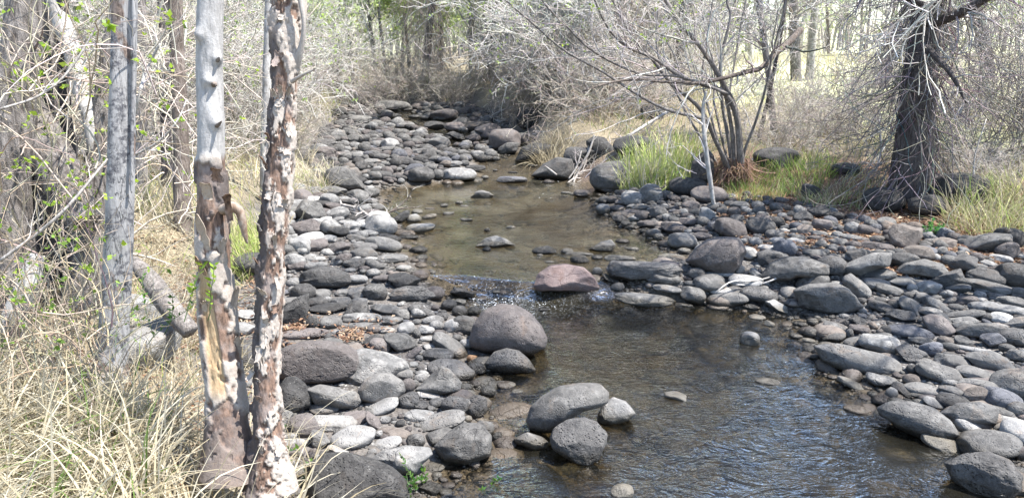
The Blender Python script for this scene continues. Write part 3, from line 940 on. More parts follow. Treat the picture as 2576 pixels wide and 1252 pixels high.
batch(*A_, [(532, 262, 128, 72, 0, 'g'), (566, 318, 66, 30, 0, 'l'), (655, 330, 125, 56, 0, 'm'), (810, 392, 118, 84, -12, 'm'), (918, 378, 200, 118, -20, 'g', 1),
    (712, 235, 215, 58, -6, 'l'), (690, 284, 165, 46, 0, 'g', 1), (870, 255, 135, 58, 0, 'g', 1), (770, 302, 72, 46, -10, 'm'), (848, 308, 86, 38, 0, 'w'),
    (957, 298, 98, 78, 20, 'l'), (1070, 306, 95, 58, -10, 'l'), (1128, 277, 78, 56, 0, 'l'), (1232, 282, 122, 84, 0, 'l', 1), (1205, 398, 235, 105, -38, 'g', 0, 'grey sausage shaped stone slanting down towards the orange cobble'),
    (1332, 470, 66, 56, -30, 'o', 0, 'orange cobble at the foot of the slanting grey stone'), (990, 442, 130, 46, 38, 'm'), (1137, 450, 172, 88, 0, 'p'), (1212, 528, 265, 115, -8, 'p', 0, 'long dark pitted boulder behind the pyramid shaped one'),
    (1030, 464, 44, 38, 0, 'g'), (995, 500, 62, 34, 0, 'l'), (945, 560, 105, 72, 0, 'g', 1), (965, 622, 80, 90, -30, 'm'), (1042, 576, 88, 52, 10, 'l'),
    (972, 700, 112, 92, 0, 'p'), (822, 737, 195, 88, 24, 'l', 0, 'light grey oval cobble tilted up to the right, above a water filled gap'), (782, 826, 145, 74, -55, 'm'), (900, 884, 172, 58, -14, 't', 0, 'brownish wedge shaped cobble across a gap between grey cobbles'), (838, 812, 62, 42, 0, 'l'),
    (496, 746, 150, 62, -5, 'g'), (376, 842, 168, 118, -5, 'm'), (532, 826, 275, 98, -6, 'w', 0, 'long whitish flat cobble behind the mottled oval one'), (662, 908, 232, 128, 6, 'l', 0, 'mottled light grey oval boulder near the leafy sprig'), (845, 948, 165, 80, 12, 'l'),
    (1012, 925, 98, 68, 0, 'g'), (1035, 786, 168, 68, -6, 'l'), (1136, 826, 300, 104, 14, 'g', 0, 'long grey cobble tilting up to the right, beside the shore pebbles'), (1085, 672, 135, 56, -12, 'l', 1), (1137, 712, 98, 56, 0, 'g'),
    (1232, 736, 150, 115, 0, 'p'), (1366, 742, 135, 132, 0, 'd', 1, 'dark angular boulder at the shore below the pyramid shaped one'), (1147, 910, 172, 92, 8, 'g'), (1262, 850, 95, 72, 0, 'g'), (1400, 866, 105, 105, 0, 'g'),
    (605, 985, 190, 40, -22, 'l', 1), (325, 945, 115, 52, 0, 'l'), (470, 926, 115, 88, -30, 'g', 1), (385, 326, 260, 60, 0, 'm'), (515, 186, 215, 66, 0, 'd', 1),
    (592, 146, 112, 60, 0, 'g'), (460, 147, 122, 50, 0, 'd'), (382, 86, 132, 62, 0, 'd'), (480, 102, 92, 50, 0, 'g'), (600, 96, 92, 46, 0, 'g'), (682, 102, 112, 68, 10, 'g', 1),
    (757, 102, 72, 56, 30, 'g'), (820, 106, 78, 60, 70, 'd'), (692, 148, 92, 50, 0, 'g', 1), (850, 186, 185, 64, -14, 'g', 1), (932, 216, 105, 68, -20, 'g'), (926, 160, 42, 26, 10, 'w'),
    (1262, 148, 66, 38, -5, 'w', 0, 'small white oval stone near the jagged wet rock'), (1260, 201, 88, 72, 0, 'd'), (1335, 205, 90, 60, 20, 'd', 1), (1325, 275, 85, 110, -60, 'm'), (625, 252, 52, 30, 0, 'g'),
    (430, 265, 70, 80, 0, 'd'), (1080, 212, 75, 50, 0, 'g', 1), (1085, 250, 80, 45, 10, 'l'), (1015, 325, 50, 60, 0, 'g', 1), (1075, 355, 85, 36, 0, 'w'), (1085, 405, 70, 42, 0, 'w', 1),
    (1190, 655, 60, 26, 0, 'g'), (1355, 610, 80, 52, -5, 'm'), (1510, 615, 100, 46, -5, 't', 0, 'flat tan stone in the shallow brown water below the domed boulder'), (350, 860, 20, 10), (680, 800, 160, 70, 0, 'm', 1), (750, 722, 50, 26), (450, 690, 100, 50, -20, 'd', 1),
    (1305, 806, 50, 40, 0, 'w'), (1375, 812, 42, 22, 0, 'w'), (1470, 906, 62, 60, 0, 'd'), (1000, 610, 60, 50, 0, 'g'), (1030, 730, 100, 50, 0, 'p'), (930, 830, 60, 40, 0, 'd', 1),
    (330, 985, 120, 70, 0, 'm', 1), (580, 880, 60, 40, 0, 'g'), (45, 460, 110, 150, 0, 'p', 0, 'dark pitted boulder seen between the two near trunks'), (60, 385, 120, 50, 0, 'd'), (60, 605, 70, 50, 0, 'l'), (40, 300, 130, 70, 0, 'l', 1), (45, 220, 120, 70, 0, 'l', 1)])
batch(*B_, [(1095, 196, 172, 60, -3, 'g', 0, 'smooth grey cobble leaning on the long honeycombed boulder'), (1120, 250, 132, 36, -5, 'g'), (1015, 304, 280, 68, -2, 'l', 1, 'long flat whitish slab at the near edge of the right bar'), (1245, 280, 118, 82, -10, 'g', 0, 'grey cobble propped on small shards, right of the flat whitish slab'), (1322, 220, 148, 76, 3, 'g'),
    (1258, 180, 82, 62, 0, 'p'), (1140, 100, 122, 36, 0, 'w'), (890, 105, 150, 36, 0, 'l'), (700, 84, 132, 20, 0, 'l'), (640, 70, 62, 30, 0, 'l'), (530, 66, 118, 48, 0, 'p', 1),
    (256, 62, 42, 28, 0, 'd'), (785, 101, 56, 28, 0, 'g'), (880, 245, 68, 50, 20, 'g', 1), (786, 170, 52, 46, 0, 'w'), (1165, 765, 115, 42, -6, 'l', 1, 'small flat stone alone in the middle of the near pool'),
    (905, 1220, 102, 70, 10, 'w', 0, 'white stone cut by the bottom edge in the near pool'), (346, 708, 96, 38, -5, 'l'), (402, 742, 56, 26, 0, 'l'), (905, 22, 62, 26, 0, 'm'), (955, 60, 60, 20, 0, 'l'),
    (1180, 225, 50, 40, 0, 'l'), (1200, 70, 52, 28, 0, 'l'), (1275, 310, 70, 26, -50, 'd', 1), (1300, 315, 62, 18, -60, 'g', 1), (1200, 328, 80, 20, 0, 'g'), (700, 110, 90, 40, 0, 'p'), (1230, 225, 60, 30, 0, 'g'), (1380, 262, 110, 44, 0, 'l'), (850, 205, 90, 40, -20, 'd', 1),
    (1380, 180, 150, 22, 0, 'l'), (515, 350, 80, 20, 0, 'd', 1), (555, 123, 42, 14, 0, 'w'), (510, 90, 30, 16, 0, 'l')])
batch(*R_, [(612, 96, 125, 88, 0, 'p'), (965, 72, 128, 78, 0, 'p', 1), (840, 142, 150, 58, 10, 'g'), (822, 192, 132, 56, 0, 'g'), (515, 182, 150, 90, 25, 'g'), (735, 206, 140, 80, -35, 'g', 1),
    (252, 242, 178, 74, -4, 'p'), (92, 262, 195, 66, 10, 'g', 0, 'slim grey oval stone under the loop of bleached branch'), (210, 299, 86, 32, 0, 'd'), (336, 296, 122, 52, -18, 'w', 1), (402, 282, 102, 28, 0, 'd'), (55, 222, 105, 46, 0, 'l'), (182, 176, 155, 60, 0, 'l'),
    (36, 170, 78, 56, 0, 'g'), (295, 60, 135, 78, 15, 'p', 1, 'stone with one deep black hole beside the big smooth grey brown boulder'), (380, 12, 96, 70, -10, 'b'), (240, 356, 76, 32, 0, 'w', 0, 'left of the two small pale stones in the shallows off the right bar'), (300, 388, 52, 34, -15, 'w', 0, 'right of the two small pale stones in the shallows off the right bar'),
    (205, 462, 88, 72, 0, 'l', 0, 'pale stone washed over by water near the right shallows'), (290, 674, 112, 38, 0, 'l', 0, 'pale flat stone awash in the near pool left of the wide flat boulder'), (511, 435, 72, 50, 0, 'g'), (526, 345, 104, 22, 0, 'g'), (642, 406, 125, 44, -10, 'g', 1), (622, 458, 98, 46, 20, 'g'),
    (591, 501, 88, 44, 0, 'l'), (492, 470, 64, 24, 0, 'w'), (742, 476, 135, 48, 16, 'g', 1), (850, 484, 168, 86, 0, 'w', 1, 'rough whitish stone just above the wide flat pale boulder'), (1000, 430, 195, 60, 0, 'b'), (1140, 396, 128, 82, 0, 'm', 1),
    (1052, 470, 104, 34, 0, 'g'), (950, 343, 135, 62, 8, 'd', 1), (1005, 305, 125, 68, -42, 'g'), (858, 304, 112, 50, -14, 'd'), (895, 220, 112, 46, -8, 'g'), (1011, 208, 44, 36, 0, 'w'), (1064, 262, 90, 50, -5, 'g', 1),
    (1096, 326, 98, 42, 0, 'g'), (1145, 304, 125, 46, -30, 'g'), (1190, 278, 68, 36, 48, 'g'), (1266, 270, 108, 38, 16, 'm'), (1226, 305, 62, 34, 0, 'g', 1), (1258, 343, 165, 38, 18, 'g'), (1262, 372, 118, 40, 12, 'g'),
    (1240, 212, 98, 44, 10, 'g', 1), (1392, 206, 200, 50, -5, 'g'), (1375, 152, 145, 72, -6, 'p'), (1512, 146, 145, 100, 0, 'p', 0, 'dark round boulder at the right edge below the leaf litter'), (1312, 160, 54, 48, 0, 'g'), (1372, 225, 84, 22, 0, 'g'),
    (1482, 318, 150, 42, 3, 'l'), (1452, 358, 88, 46, 0, 'w'), (1262, 396, 84, 44, 8, 'g'), (1512, 452, 130, 76, 8, 'p'), (1405, 470, 98, 72, 0, 'b', 1), (1000, 540, 130, 74, 0, 'p', 1), (1105, 512, 95, 64, 25, 'b', 1),
    (1210, 572, 135, 68, 0, 'g'), (1152, 632, 195, 70, -6, 'g'), (1340, 642, 172, 66, -8, 'g'), (1088, 581, 118, 36, -4, 'g'), (1535, 546, 90, 54, 0, 'g'), (1332, 690, 155, 50, 8, 'g'), (1062, 712, 155, 56, 0, 'g'),
    (968, 722, 112, 56, -28, 'd'), (902, 746, 80, 58, 78, 'l'), (1216, 771, 132, 62, 0, 'd', 0, 'dark smooth oval cobble left of the brownish one, lower right bar'), (1216, 722, 112, 42, 0, 'g'), (1332, 738, 105, 68, 22, 't', 0, 'brownish cobble between two dark smooth cobbles, lower right bar'), (1455, 762, 152, 86, -12, 'b', 0, 'slate blue oval cobble right of the brownish one'),
    (1122, 781, 95, 44, -12, 'l'), (1446, 822, 112, 52, 0, 'g', 1), (1536, 812, 80, 62, 0, 'g'), (1545, 685, 220, 120, 12, 'g'), (1146, 972, 155, 74, -14, 'w', 0, 'white flat stone standing in the water at the lower right shore'), (1292, 902, 115, 72, -22, 'l'), (1265, 949, 88, 46, 0, 'w'),
    (1385, 982, 235, 118, 14, 'g', 0, 'big smooth oval boulder right of the small white cobble, lower right'), (1550, 935, 150, 95, -15, 'l'), (1505, 872, 135, 44, 0, 'w'), (718, 690, 145, 36, -20, 'l'), (862, 672, 140, 62, -12, 'l', 1), (812, 650, 96, 22, 12, 'l'), (732, 656, 52, 30, 0, 'g'),
    (952, 782, 54, 40, 0, 'w'), (570, 376, 42, 30), (455, 388, 68, 28), (516, 376, 56, 38), (1018, 610, 60, 42, 0, 'd'), (1195, 500, 70, 40, 0, 'g', 1), (1272, 480, 88, 44, -18, 'g', 1), (1200, 676, 78, 36, 0, 'l'), (700, 440, 32, 56, 0, 'g'), (895, 800, 44, 18, 0, 'l'),
    (740, 816, 120, 44, 0, 't'), (1060, 745, 100, 24, 0, 'g'), (1060, 776, 80, 28, 0, 'l'), (1400, 296, 70, 36, 0, 'l'), (1500, 275, 110, 44, 0, 'g'), (1350, 268, 50, 22, 0, 'w'), (1345, 244, 48, 32, 0, 'l'), (1440, 240, 60, 22), (1250, 1050, 30, 18, 0, 'l'),
    (1345, 880, 78, 46, 0, 'l', 1), (1555, 1030, 60, 60, 0, 'm', 1), (1420, 250, 60, 30), (1180, 240, 54, 40, 0, 'l', 1), (1090, 205, 100, 60, 0, 'l', 1), (960, 175, 130, 52, 0, 'g', 1), (1040, 184, 60, 30), (1320, 515, 180, 22, 0, 'l'), (1480, 510, 60, 42), (1530, 380, 110, 44, 22, 'g'), (1340, 300, 90, 40, 10, 'l')])
batch(*Q_, [(82, 440, 160, 118, 0, 'd'), (470, 430, 115, 82, 0, 'm', 1), (455, 350, 135, 66, 0, 'd'), (1080, 606, 165, 86, 3, 't'), (370, 425, 62, 42, 0, 'm'), (172, 490, 115, 62, 0, 'g'), (330, 470, 130, 46, 0, 'g'), (440, 484, 112, 38, 0, 'g'),
    (46, 540, 72, 60, 0, 'l'), (235, 575, 135, 105, 0, 'b', 0, 'bluish vesicular stone beside the stone with one deep hole'), (580, 541, 115, 52, 0, 'g'), (430, 512, 95, 34, 0, 'm'), (662, 510, 135, 38, -5, 'g'), (820, 570, 175, 66, 0, 'm'), (540, 582, 62, 44, 0, 'g'), (595, 584, 50, 46, 0, 'm'), (650, 582, 62, 38, 0, 'l'),
    (422, 606, 140, 52, 0, 'g'), (1530, 545, 230, 110, 18, 'g', 1, 'long grey block half hidden by twigs above the leaf litter'), (1645, 592, 115, 95, 20, 'm', 1), (1262, 552, 135, 72, 0, 't', 1), (1372, 672, 165, 92, 0, 'p', 1), (1272, 652, 84, 60, 0, 'g'), (1192, 632, 95, 44, -20, 'l'), (1522, 676, 105, 40, -10, 'l'),
    (860, 265, 225, 135, 0, 'd', 0, 'left of the two dark boulders under the vine covered trunk'), (1135, 300, 200, 120, 0, 'd', 0, 'right of the two dark boulders under the vine covered trunk'), (1225, 160, 220, 115, 10, 'd', 1, 'dark boulder behind the twigs right of the vine covered trunk'), (400, 85, 150, 80, 0, 'm', 1), (620, 70, 150, 70, 0, 'd'),
    (205, 272, 74, 40, 0, 'm'), (385, 215, 120, 90, 0, 'd', 1), (780, 470, 120, 40, 0, 'm'), (690, 475, 110, 38, 0, 'm'), (895, 630, 70, 80, 0, 'g'), (680, 640, 60, 40, 0, 'g'), (1600, 640, 120, 40, 0, 'l'), (300, 530, 110, 40, 0, 'l'), (640, 640, 90, 40, 0, 'g'), (1560, 700, 120, 40, 0, 'm'), (500, 570, 60, 30), (1460, 690, 90, 30, 0, 'l'), (730, 525, 90, 34, 0, 'm'), (610, 470, 60, 34, 0, 'm')])
batch(1400, 400, 2.608, [(203, 240, 112, 56, 0, 'm'), (98, 234, 70, 24, 0, 'l'), (150, 243, 60, 22, 0, 'w'), (380, 216, 102, 44, -10, 'm'), (335, 286, 88, 46, 0, 'l'), (455, 371, 88, 34, 12, 'l'), (562, 401, 115, 46, 8, 'w'), (655, 441, 172, 50, 0, 'm'),
    (812, 466, 170, 78, -8, 'm', 1), (868, 552, 185, 118, 0, 'g', 0, 'grey boulder left behind the big smooth grey brown boulder'), (1192, 470, 215, 120, -18, 'm', 0, 'smooth grey boulder with a curved top behind the big grey brown one'), (1380, 456, 185, 112, 0, 'd', 0, 'dark boulder with a dead twig arching over it'), (1075, 456, 82, 78, 0, 'b', 1), (902, 425, 135, 60, 0, 'm'),
    (680, 236, 95, 64, 20, 't', 0, 'brownish oval stone on the gravel in front of the green reeds'), (742, 210, 64, 48, 20, 't', 1), (700, 273, 78, 32, 0, 'l'), (1020, 250, 115, 64, 0, 'l', 1), (580, 280, 175, 48, -5, 'm'), (842, 366, 84, 44, 0, 'm', 1), (990, 480, 115, 42, 0, 'm'),
    (470, 555, 94, 36, 0, 'm'), (530, 601, 95, 20, 0, 'l'), (655, 534, 42, 18, 0, 'l'), (682, 560, 46, 22, 0, 'l'), (1347, 556, 78, 58, 0, 'w'), (1322, 640, 120, 80, -20, 'w', 1), (1440, 602, 130, 50, 0, 'l'), (878, 616, 82, 40, 0, 'w'), (952, 572, 48, 36, 0, 'l'),
    (1250, 745, 50, 70, -30, 'l', 1), (1345, 770, 110, 60, -25, 'l', 1), (1500, 555, 110, 50, 0, 'l'), (1270, 560, 60, 60, 0, 'l', 1), (1000, 520, 120, 50, 0, 'm'), (600, 330, 150, 40, 0, 'g'), (720, 330, 120, 34, 0, 'g'), (900, 385, 90, 34, 0, 'm'), (480, 300, 120, 44, 0, 'm'), (1180, 370, 140, 30, 0, 'm'),
    (420, 338, 130, 40, 0, 'm'), (525, 325, 60, 30, 18, 'l'), (540, 362, 150, 34, 0, 'm'), (700, 380, 130, 26, 0, 'l'), (780, 560, 50, 30, 0, 'l'), (910, 492, 60, 40, 0, 'l'), (1000, 445, 60, 20, 0, 'l'), (755, 605, 70, 16, 0, 'm')])
batch(*C_, [(290, 560, 124, 52, 0, 'g', 1), (430, 596, 108, 50, -10, 'd', 1), (716, 476, 140, 78, 0, 'p', 0, 'dark pitted round boulder in the row closing the upper pool'), (905, 477, 182, 72, 0, 'l', 0, 'broad pale grey boulder in the row closing the upper pool'), (806, 476, 54, 54, 0, 'g'), (490, 481, 92, 46, 0, 'g'), (640, 411, 84, 44, 0, 'd'),
    (876, 425, 98, 34, 4, 'l'), (940, 420, 44, 32, 0, 'g'), (1170, 502, 155, 40, 0, 'b', 0, 'bluish low boulder awash at the head of the pool'), (1150, 298, 124, 72, 0, 'm'), (1158, 346, 108, 60, 12, 'g', 1), (1005, 240, 135, 62, 0, 't', 0, 'brownish rounded boulder at the right of the far riffle'), (896, 241, 115, 56, -5, 'm'),
    (790, 236, 104, 50, 0, 'd', 1), (836, 182, 135, 60, 4, 'm', 0, 'large grey boulder at the foot of the hanging vines'), (642, 231, 98, 38, 0, 'g'), (576, 226, 54, 42, 0, 'd'), (470, 241, 88, 36, 0, 'g'), (560, 181, 76, 50, -20, 'g'), (480, 151, 64, 26, 0, 'g'), (415, 300, 125, 40, -8, 'g'),
    (980, 297, 80, 46, 0, 'm'), (892, 286, 105, 46, -10, 'd', 1), (838, 298, 74, 28, 10, 'd'), (760, 288, 62, 16, 0, 'd'), (755, 309, 58, 22, 0, 'g'), (700, 366, 100, 34, 15, 'g', 1), (930, 370, 78, 36, 0, 'g', 1), (930, 396, 78, 32, 0, 'b'), (990, 446, 104, 34, 0, 'd', 1),
    (470, 725, 134, 56, -6, 'w', 1), (305, 756, 118, 60, -10, 'd', 1), (702, 660, 58, 28, 0, 'w'), (686, 692, 76, 50, 0, 'w', 1), (766, 645, 52, 14, 0, 't'), (838, 631, 42, 26, 0, 'l', 1), (911, 616, 38, 20, 0, 'w'), (936, 632, 46, 12, 0, 'l'), (762, 686, 78, 28, 12, 'w'), (856, 668, 62, 20, 0, 'l', 1),
    (720, 741, 142, 50, 4, 'w', 0, 'whitish flat stone reaching into the upper pool from the left'), (946, 701, 64, 22, -4, 'l', 1), (660, 786, 96, 22, 0, 'd'), (1050, 751, 32, 24, 0, 'p'), (1168, 738, 46, 18, 0, 'w'), (706, 849, 92, 38, 0, 'p'), (538, 822, 182, 72, -14, 'g', 0, 'sleek grey oval boulder on the left shore of the upper pool'),
    (568, 790, 110, 34, -14, 'd'), (430, 836, 145, 50, 0, 'p'), (438, 866, 132, 56, 0, 'g'), (572, 894, 165, 50, 0, 'g'), (396, 916, 124, 46, 0, 'p', 1), (320, 900, 98, 54, 20, 'l'), (402, 790, 95, 36, -10, 'g'), (256, 861, 68, 36, -8, 'w'), (202, 830, 112, 64, 15, 'm'), (150, 738, 165, 84, 0, 'm', 0, 'low mauve slab on the left bank beside the straw'),
    (202, 666, 135, 56, 0, 'm', 1), (636, 943, 78, 38, 0, 'w'), (486, 961, 68, 40, 0, 'l'), (402, 994, 108, 40, -5, 'l'), (210, 895, 74, 28, 0, 'w'), (130, 856, 54, 42, 0, 'w', 1), (172, 930, 64, 40, 0, 'l'), (106, 926, 94, 46, 0, 'm'), (640, 1003, 155, 78, 0, 'd', 1, 'wet dark ledge at the lower left of the upper pool'), (540, 990, 112, 34, 0, 'm'),
    (130, 1058, 124, 82, 0, 'd'), (222, 1066, 104, 44, 0, 'g'), (290, 300, 80, 24), (330, 380, 100, 34, 0, 'm'), (370, 385, 110, 40, 0, 'g'), (520, 388, 70, 34), (560, 350, 90, 30), (600, 270, 50, 26), (680, 298, 36, 20), (800, 380, 70, 22), (560, 425, 60, 26), (600, 452, 60, 24, 10), (440, 440, 60, 24), (395, 268, 60, 18), (440, 215, 50, 20), (520, 250, 60, 20),
    (575, 243, 40, 16), (695, 190, 70, 22), (650, 155, 60, 20), (590, 135, 70, 26), (560, 130, 60, 24), (740, 195, 50, 26), (600, 185, 50, 24), (1050, 275, 80, 50, 0, 'd', 1), (1090, 285, 60, 34, 0, 'm'), (910, 330, 50, 26, 0, 'l'), (1240, 300, 100, 60, 0, 'm', 1), (860, 385, 60, 16, 0, 'd'), (1090, 455, 24, 14), (1178, 466, 50, 14, 0, 'd'), (1040, 490, 40, 22, 0, 'l'), (1355, 512, 60, 24, 0, 'm'), (1280, 432, 50, 12, 0, 'l'),
    (1540, 600, 20, 8), (640, 440, 40, 20), (800, 410, 60, 20, 0, 'd', 1), (700, 405, 60, 22, -15, 'g'), (420, 350, 80, 30), (480, 410, 90, 26), (350, 610, 110, 40, 0, 'd', 1), (240, 620, 110, 50, 0, 'd'), (310, 640, 130, 40, -10, 'm', 1), (400, 690, 130, 40, 10, 'd', 1), (260, 795, 90, 40, 0, 'l'), (280, 710, 60, 26, 0, 'l'), (340, 712, 60, 22, 0, 'w'), (230, 750, 60, 26, 0, 'w'), (310, 860, 60, 30, 0, 'l'),
    (370, 950, 60, 22, 0, 'l'), (440, 940, 60, 24, 0, 'm'), (470, 895, 70, 24, 0, 'w'), (590, 930, 60, 18, 0, 'm'), (350, 975, 70, 26, 0, 'm'), (510, 930, 70, 28, 0, 'g')])
# boulders inside the vegetation (full-view pixels)
for (x, y, w, h, tone, ang, lab) in [
    (1330, 296, 64, 58, 'd', 0, 'dark round boulder in the dry brush right of the far riffle'), (1540, 445, 110, 86, 'g', 0, 'grey boulder behind the left side of the reeds'),
    (1600, 372, 110, 60, 'd', 1, 'dark boulder above the reeds in the brush'), (1950, 400, 105, 62, 'd', 1, 'dark boulder pile rock under the twig heap'), (1900, 425, 80, 50, 'b', 1, None),
    (1770, 425, 60, 80, 'm', 1, None), (1785, 490, 90, 44, 'm', 0, None), (1730, 470, 90, 50, 'd', 0, 'dark low boulder at the foot of the reeds'), (1460, 395, 90, 60, 'd', 1, None), (1510, 370, 70, 50, 'd', 1, None), (1640, 282, 60, 40, 'd', 0, None),
    (1270, 352, 80, 60, 'm', 0, None), (1225, 330, 70, 40, 'm', 1, None), (2420, 470, 110, 60, 'd', 0, None), (2540, 600, 60, 50, 'd', 1, None), (2530, 470, 60, 40, 'm', 0, None),
    (340, 790, 130, 90, 'l', 1, 'pale sunlit boulder behind the silvery trunk'), (370, 870, 170, 110, 'l', 1, 'lower pale sunlit boulder between the two near trunks'), (640, 660, 90, 50, 'd', 0, None),
    (985, 268, 90, 30, 'g', 0, None), (1120, 290, 60, 30, 'g', 0, None), (905, 300, 60, 20, 'g', 0, None)]:
    place(x, y, w, h, 0, tone, ang, lab)
print('listed rocks', len(ROCKS))

# fill cobbles: individually placed, where the listed ones leave room
def fill_cobbles(n_want, boxes, wrange, tries=80000):
    r = np.random.default_rng(91)
    O = np.array(occ); n0 = len(ROCKS)
    areas = np.array([b[4] for b in boxes], float); areas /= areas.sum()
    cnt = 0
    OX = list(O[:, 0]); OY = list(O[:, 1]); OR = list(O[:, 2])
    for _ in range(tries):
        if cnt >= n_want: break
        b = boxes[r.choice(len(boxes), p=areas)]
        px = r.uniform(b[0], b[2]); py = r.uniform(b[1], b[3])
        g = ground_at(px, py)
        h, d, tb = look(g[0], g[1])
        rif = g[1] > 11.5
        if (d > (0.62 + 0.3 * math.sin(g[0] * 3 + g[1] * 2) if rif else 0.05)) or tb > (0.1 if g[0] < 0.6 else -0.3): continue
        dist = np.linalg.norm(g - np.array([0, 0, CAM_Z]))
        wp = np.clip(r.lognormal(math.log(b[5]), 0.38), 13, 85)
        rr = wp / F * dist / 2
        a = np.hypot(np.array(OX) - g[0], np.array(OY) - g[1]) - np.array(OR) * 0.9 - rr * 0.7
        if a.min() < 0: continue
        tone = r.choice(list('gggggmmmddpplltb'))
        if 470 < py < 730 and px < 1010: tone = r.choice(list('lllwwgglm'))  # paler stone tones here stand in for sunlit tops
        place(px, py, wp, wp * r.uniform(0.46, 0.85), r.normal() * 10, tone, int(r.random() < 0.5), None, cobble=True)
        OX.append(g[0]); OY.append(g[1]); OR.append(rr * 0.9)
        cnt += 1
    print('filled', cnt)
fill_cobbles(1250, [(850, 262, 1230, 330, 9, 21), (800, 320, 1250, 400, 8, 27), (760, 390, 1120, 460, 4, 33), (720, 470, 960, 720, 2, 40),
                   (700, 720, 1240, 1240, 3, 36), (1500, 480, 2100, 600, 2.5, 26), (1900, 540, 2575, 760, 5, 30), (2000, 760, 2575, 1200, 5, 34)], None)
# pebbles and gravel: one joined mass
def pebbles(name, n, region_fn, size, tones, label, sub=1, seed=3, flat=0.5):
    r = np.random.default_rng(seed)
    v, f = ico(sub)
    P = region_fn(n * 3, r)
    h, d, tb = Hraw(P[:, 0], P[:, 1])
    ok = (tb < np.where(P[:, 0] < 0.6, 0.2, -0.1))
    P = P[ok][:n]; h = h[ok][:n]
    n = len(P)
    s = size(P, r)
    sc = np.stack([s * r.uniform(0.8, 1.3, n), s * r.uniform(0.7, 1.1, n), s * flat * r.uniform(0.7, 1.3, n)], 1)
    yaw = r.uniform(0, 2 * PI, n); cy, sy = np.cos(yaw), np.sin(yaw)
    warp = [np.stack([fbm(v * 1.3 + k * 9.1, 2, 50 + k)] * 3, 1) * 0.28 + 1 for k in range(12)]
    V = np.stack([v * w_ for w_ in warp])[r.integers(0, 12, n)] * sc[:, None, :]
    X = V[:, :, 0] * cy[:, None] - V[:, :, 1] * sy[:, None]
    Y = V[:, :, 0] * sy[:, None] + V[:, :, 1] * cy[:, None]
    Vw = np.stack([X + P[:, 0:1], Y + P[:, 1:2], V[:, :, 2] + (h + sc[:, 2] * 0.25)[:, None]], -1).reshape(-1, 3)
    Fc = (f[None] + (np.arange(n) * len(v))[:, None, None]).reshape(-1, 3)
    ti = r.choice(len(tones), n, p=[t[1] for t in tones])
    me = mesh_np(name, Vw, Fc, True, None, [M[t[0]] for t in tones], np.repeat(ti, len(f)))
    o = obj(name, me, kind='stuff')
    tag(o, label, 'pebbles')

TON = [('rock_grey', .40), ('rock_mauve', .2), ('rock_dark', .12), ('rock_pale', .2), ('rock_white', .05), ('rock_tan', .03)]
def view_region(boxes):
    w = np.array([b[4] for b in boxes], float); w /= w.sum()
    def fn(n, r):
        k = r.choice(len(boxes), n, p=w); B = np.array([b[:4] for b in boxes])[k]
        px = r.uniform(B[:, 0], B[:, 2]); py = r.uniform(B[:, 1], B[:, 3])
        u = (px - 1287.5) / F; v_ = -(py - 626.0) / F
        dy = CP + v_ * SP; dz = -SP + v_ * CP
        z = np.full(n, 0.15)
        for _ in range(5):
            t = (z - CAM_Z) / dz
            z = 0.5 * z + 0.5 * np.clip(Hraw(u * t, dy * t)[0], -0.4, 1.2)
        t = (z - CAM_Z) / dz
        return np.stack([u * t, dy * t], 1)
    return fn
pebbles('gravel', 14000, view_region([(840, 262, 1280, 400, 3), (700, 400, 1000, 740, 2), (560, 700, 1260, 1260, 2), (1480, 480, 2050, 640, 2), (1900, 560, 2640, 800, 4), (1980, 780, 2640, 1260, 3), (1500, 640, 1760, 760, .4)]),
        lambda P, r: np.clip(0.0019 * np.hypot(P[:, 0], P[:, 1]) * r.lognormal(0, 0.5, len(P)) + 0.006, 0.008, 0.06), TON,
        'small pebbles and gravel filling the gaps between the stones on both bars', 1, 3)
pebbles('creek_bed_stones', 900, view_region([(1150, 730, 2100, 1260, 3), (1900, 900, 2600, 1260, 1), (980, 460, 1700, 710, 2)]),
        lambda P, r: np.clip(r.lognormal(math.log(0.05), 0.5, len(P)), 0.02, 0.14), [('rock_tan', .55), ('rock_mauve', .25), ('rock_grey', .2)],
        'brown stones under water on the creek bed', 2, 4, 0.4)

# foam flecks and bubbles on the near pool
def foam_flecks():
    r = np.random.default_rng(12)
    v, f = ico(1)
    pts = []
    for _ in range(230):
        k = r.random()
        if k < 0.7: px, py = r.uniform(1080, 1500), r.normal(748, 12)
        elif k < 0.82: px, py = r.uniform(1300, 2200), r.uniform(780, 1220)
        else: px, py = r.uniform(1250, 1500), r.uniform(440, 500)
        p = conv(px, py)
        h, d, _ = Hraw(np.array([p[0]]), np.array([p[1]]))
        if d[0] < 0.1: continue
        pts.append((p[0], p[1], float(W(p[1])), 0.0012 + 0.004 * r.random() ** 3))
    V = np.concatenate([v * np.array([s * r.uniform(1, 2.2), s * r.uniform(1, 2.2), s * 0.5]) + np.array([x, y, z]) for x, y, z, s in pts])
    Fc = np.concatenate([f + i * len(v) for i in range(len(pts))])
    o = obj('foam_bubbles', mesh_np('foam_bubbles', V, Fc, True, None, M['foam']), kind='stuff')
    tag(o, 'white foam flecks and bubbles drifting below the little fall', 'foam')
foam_flecks()

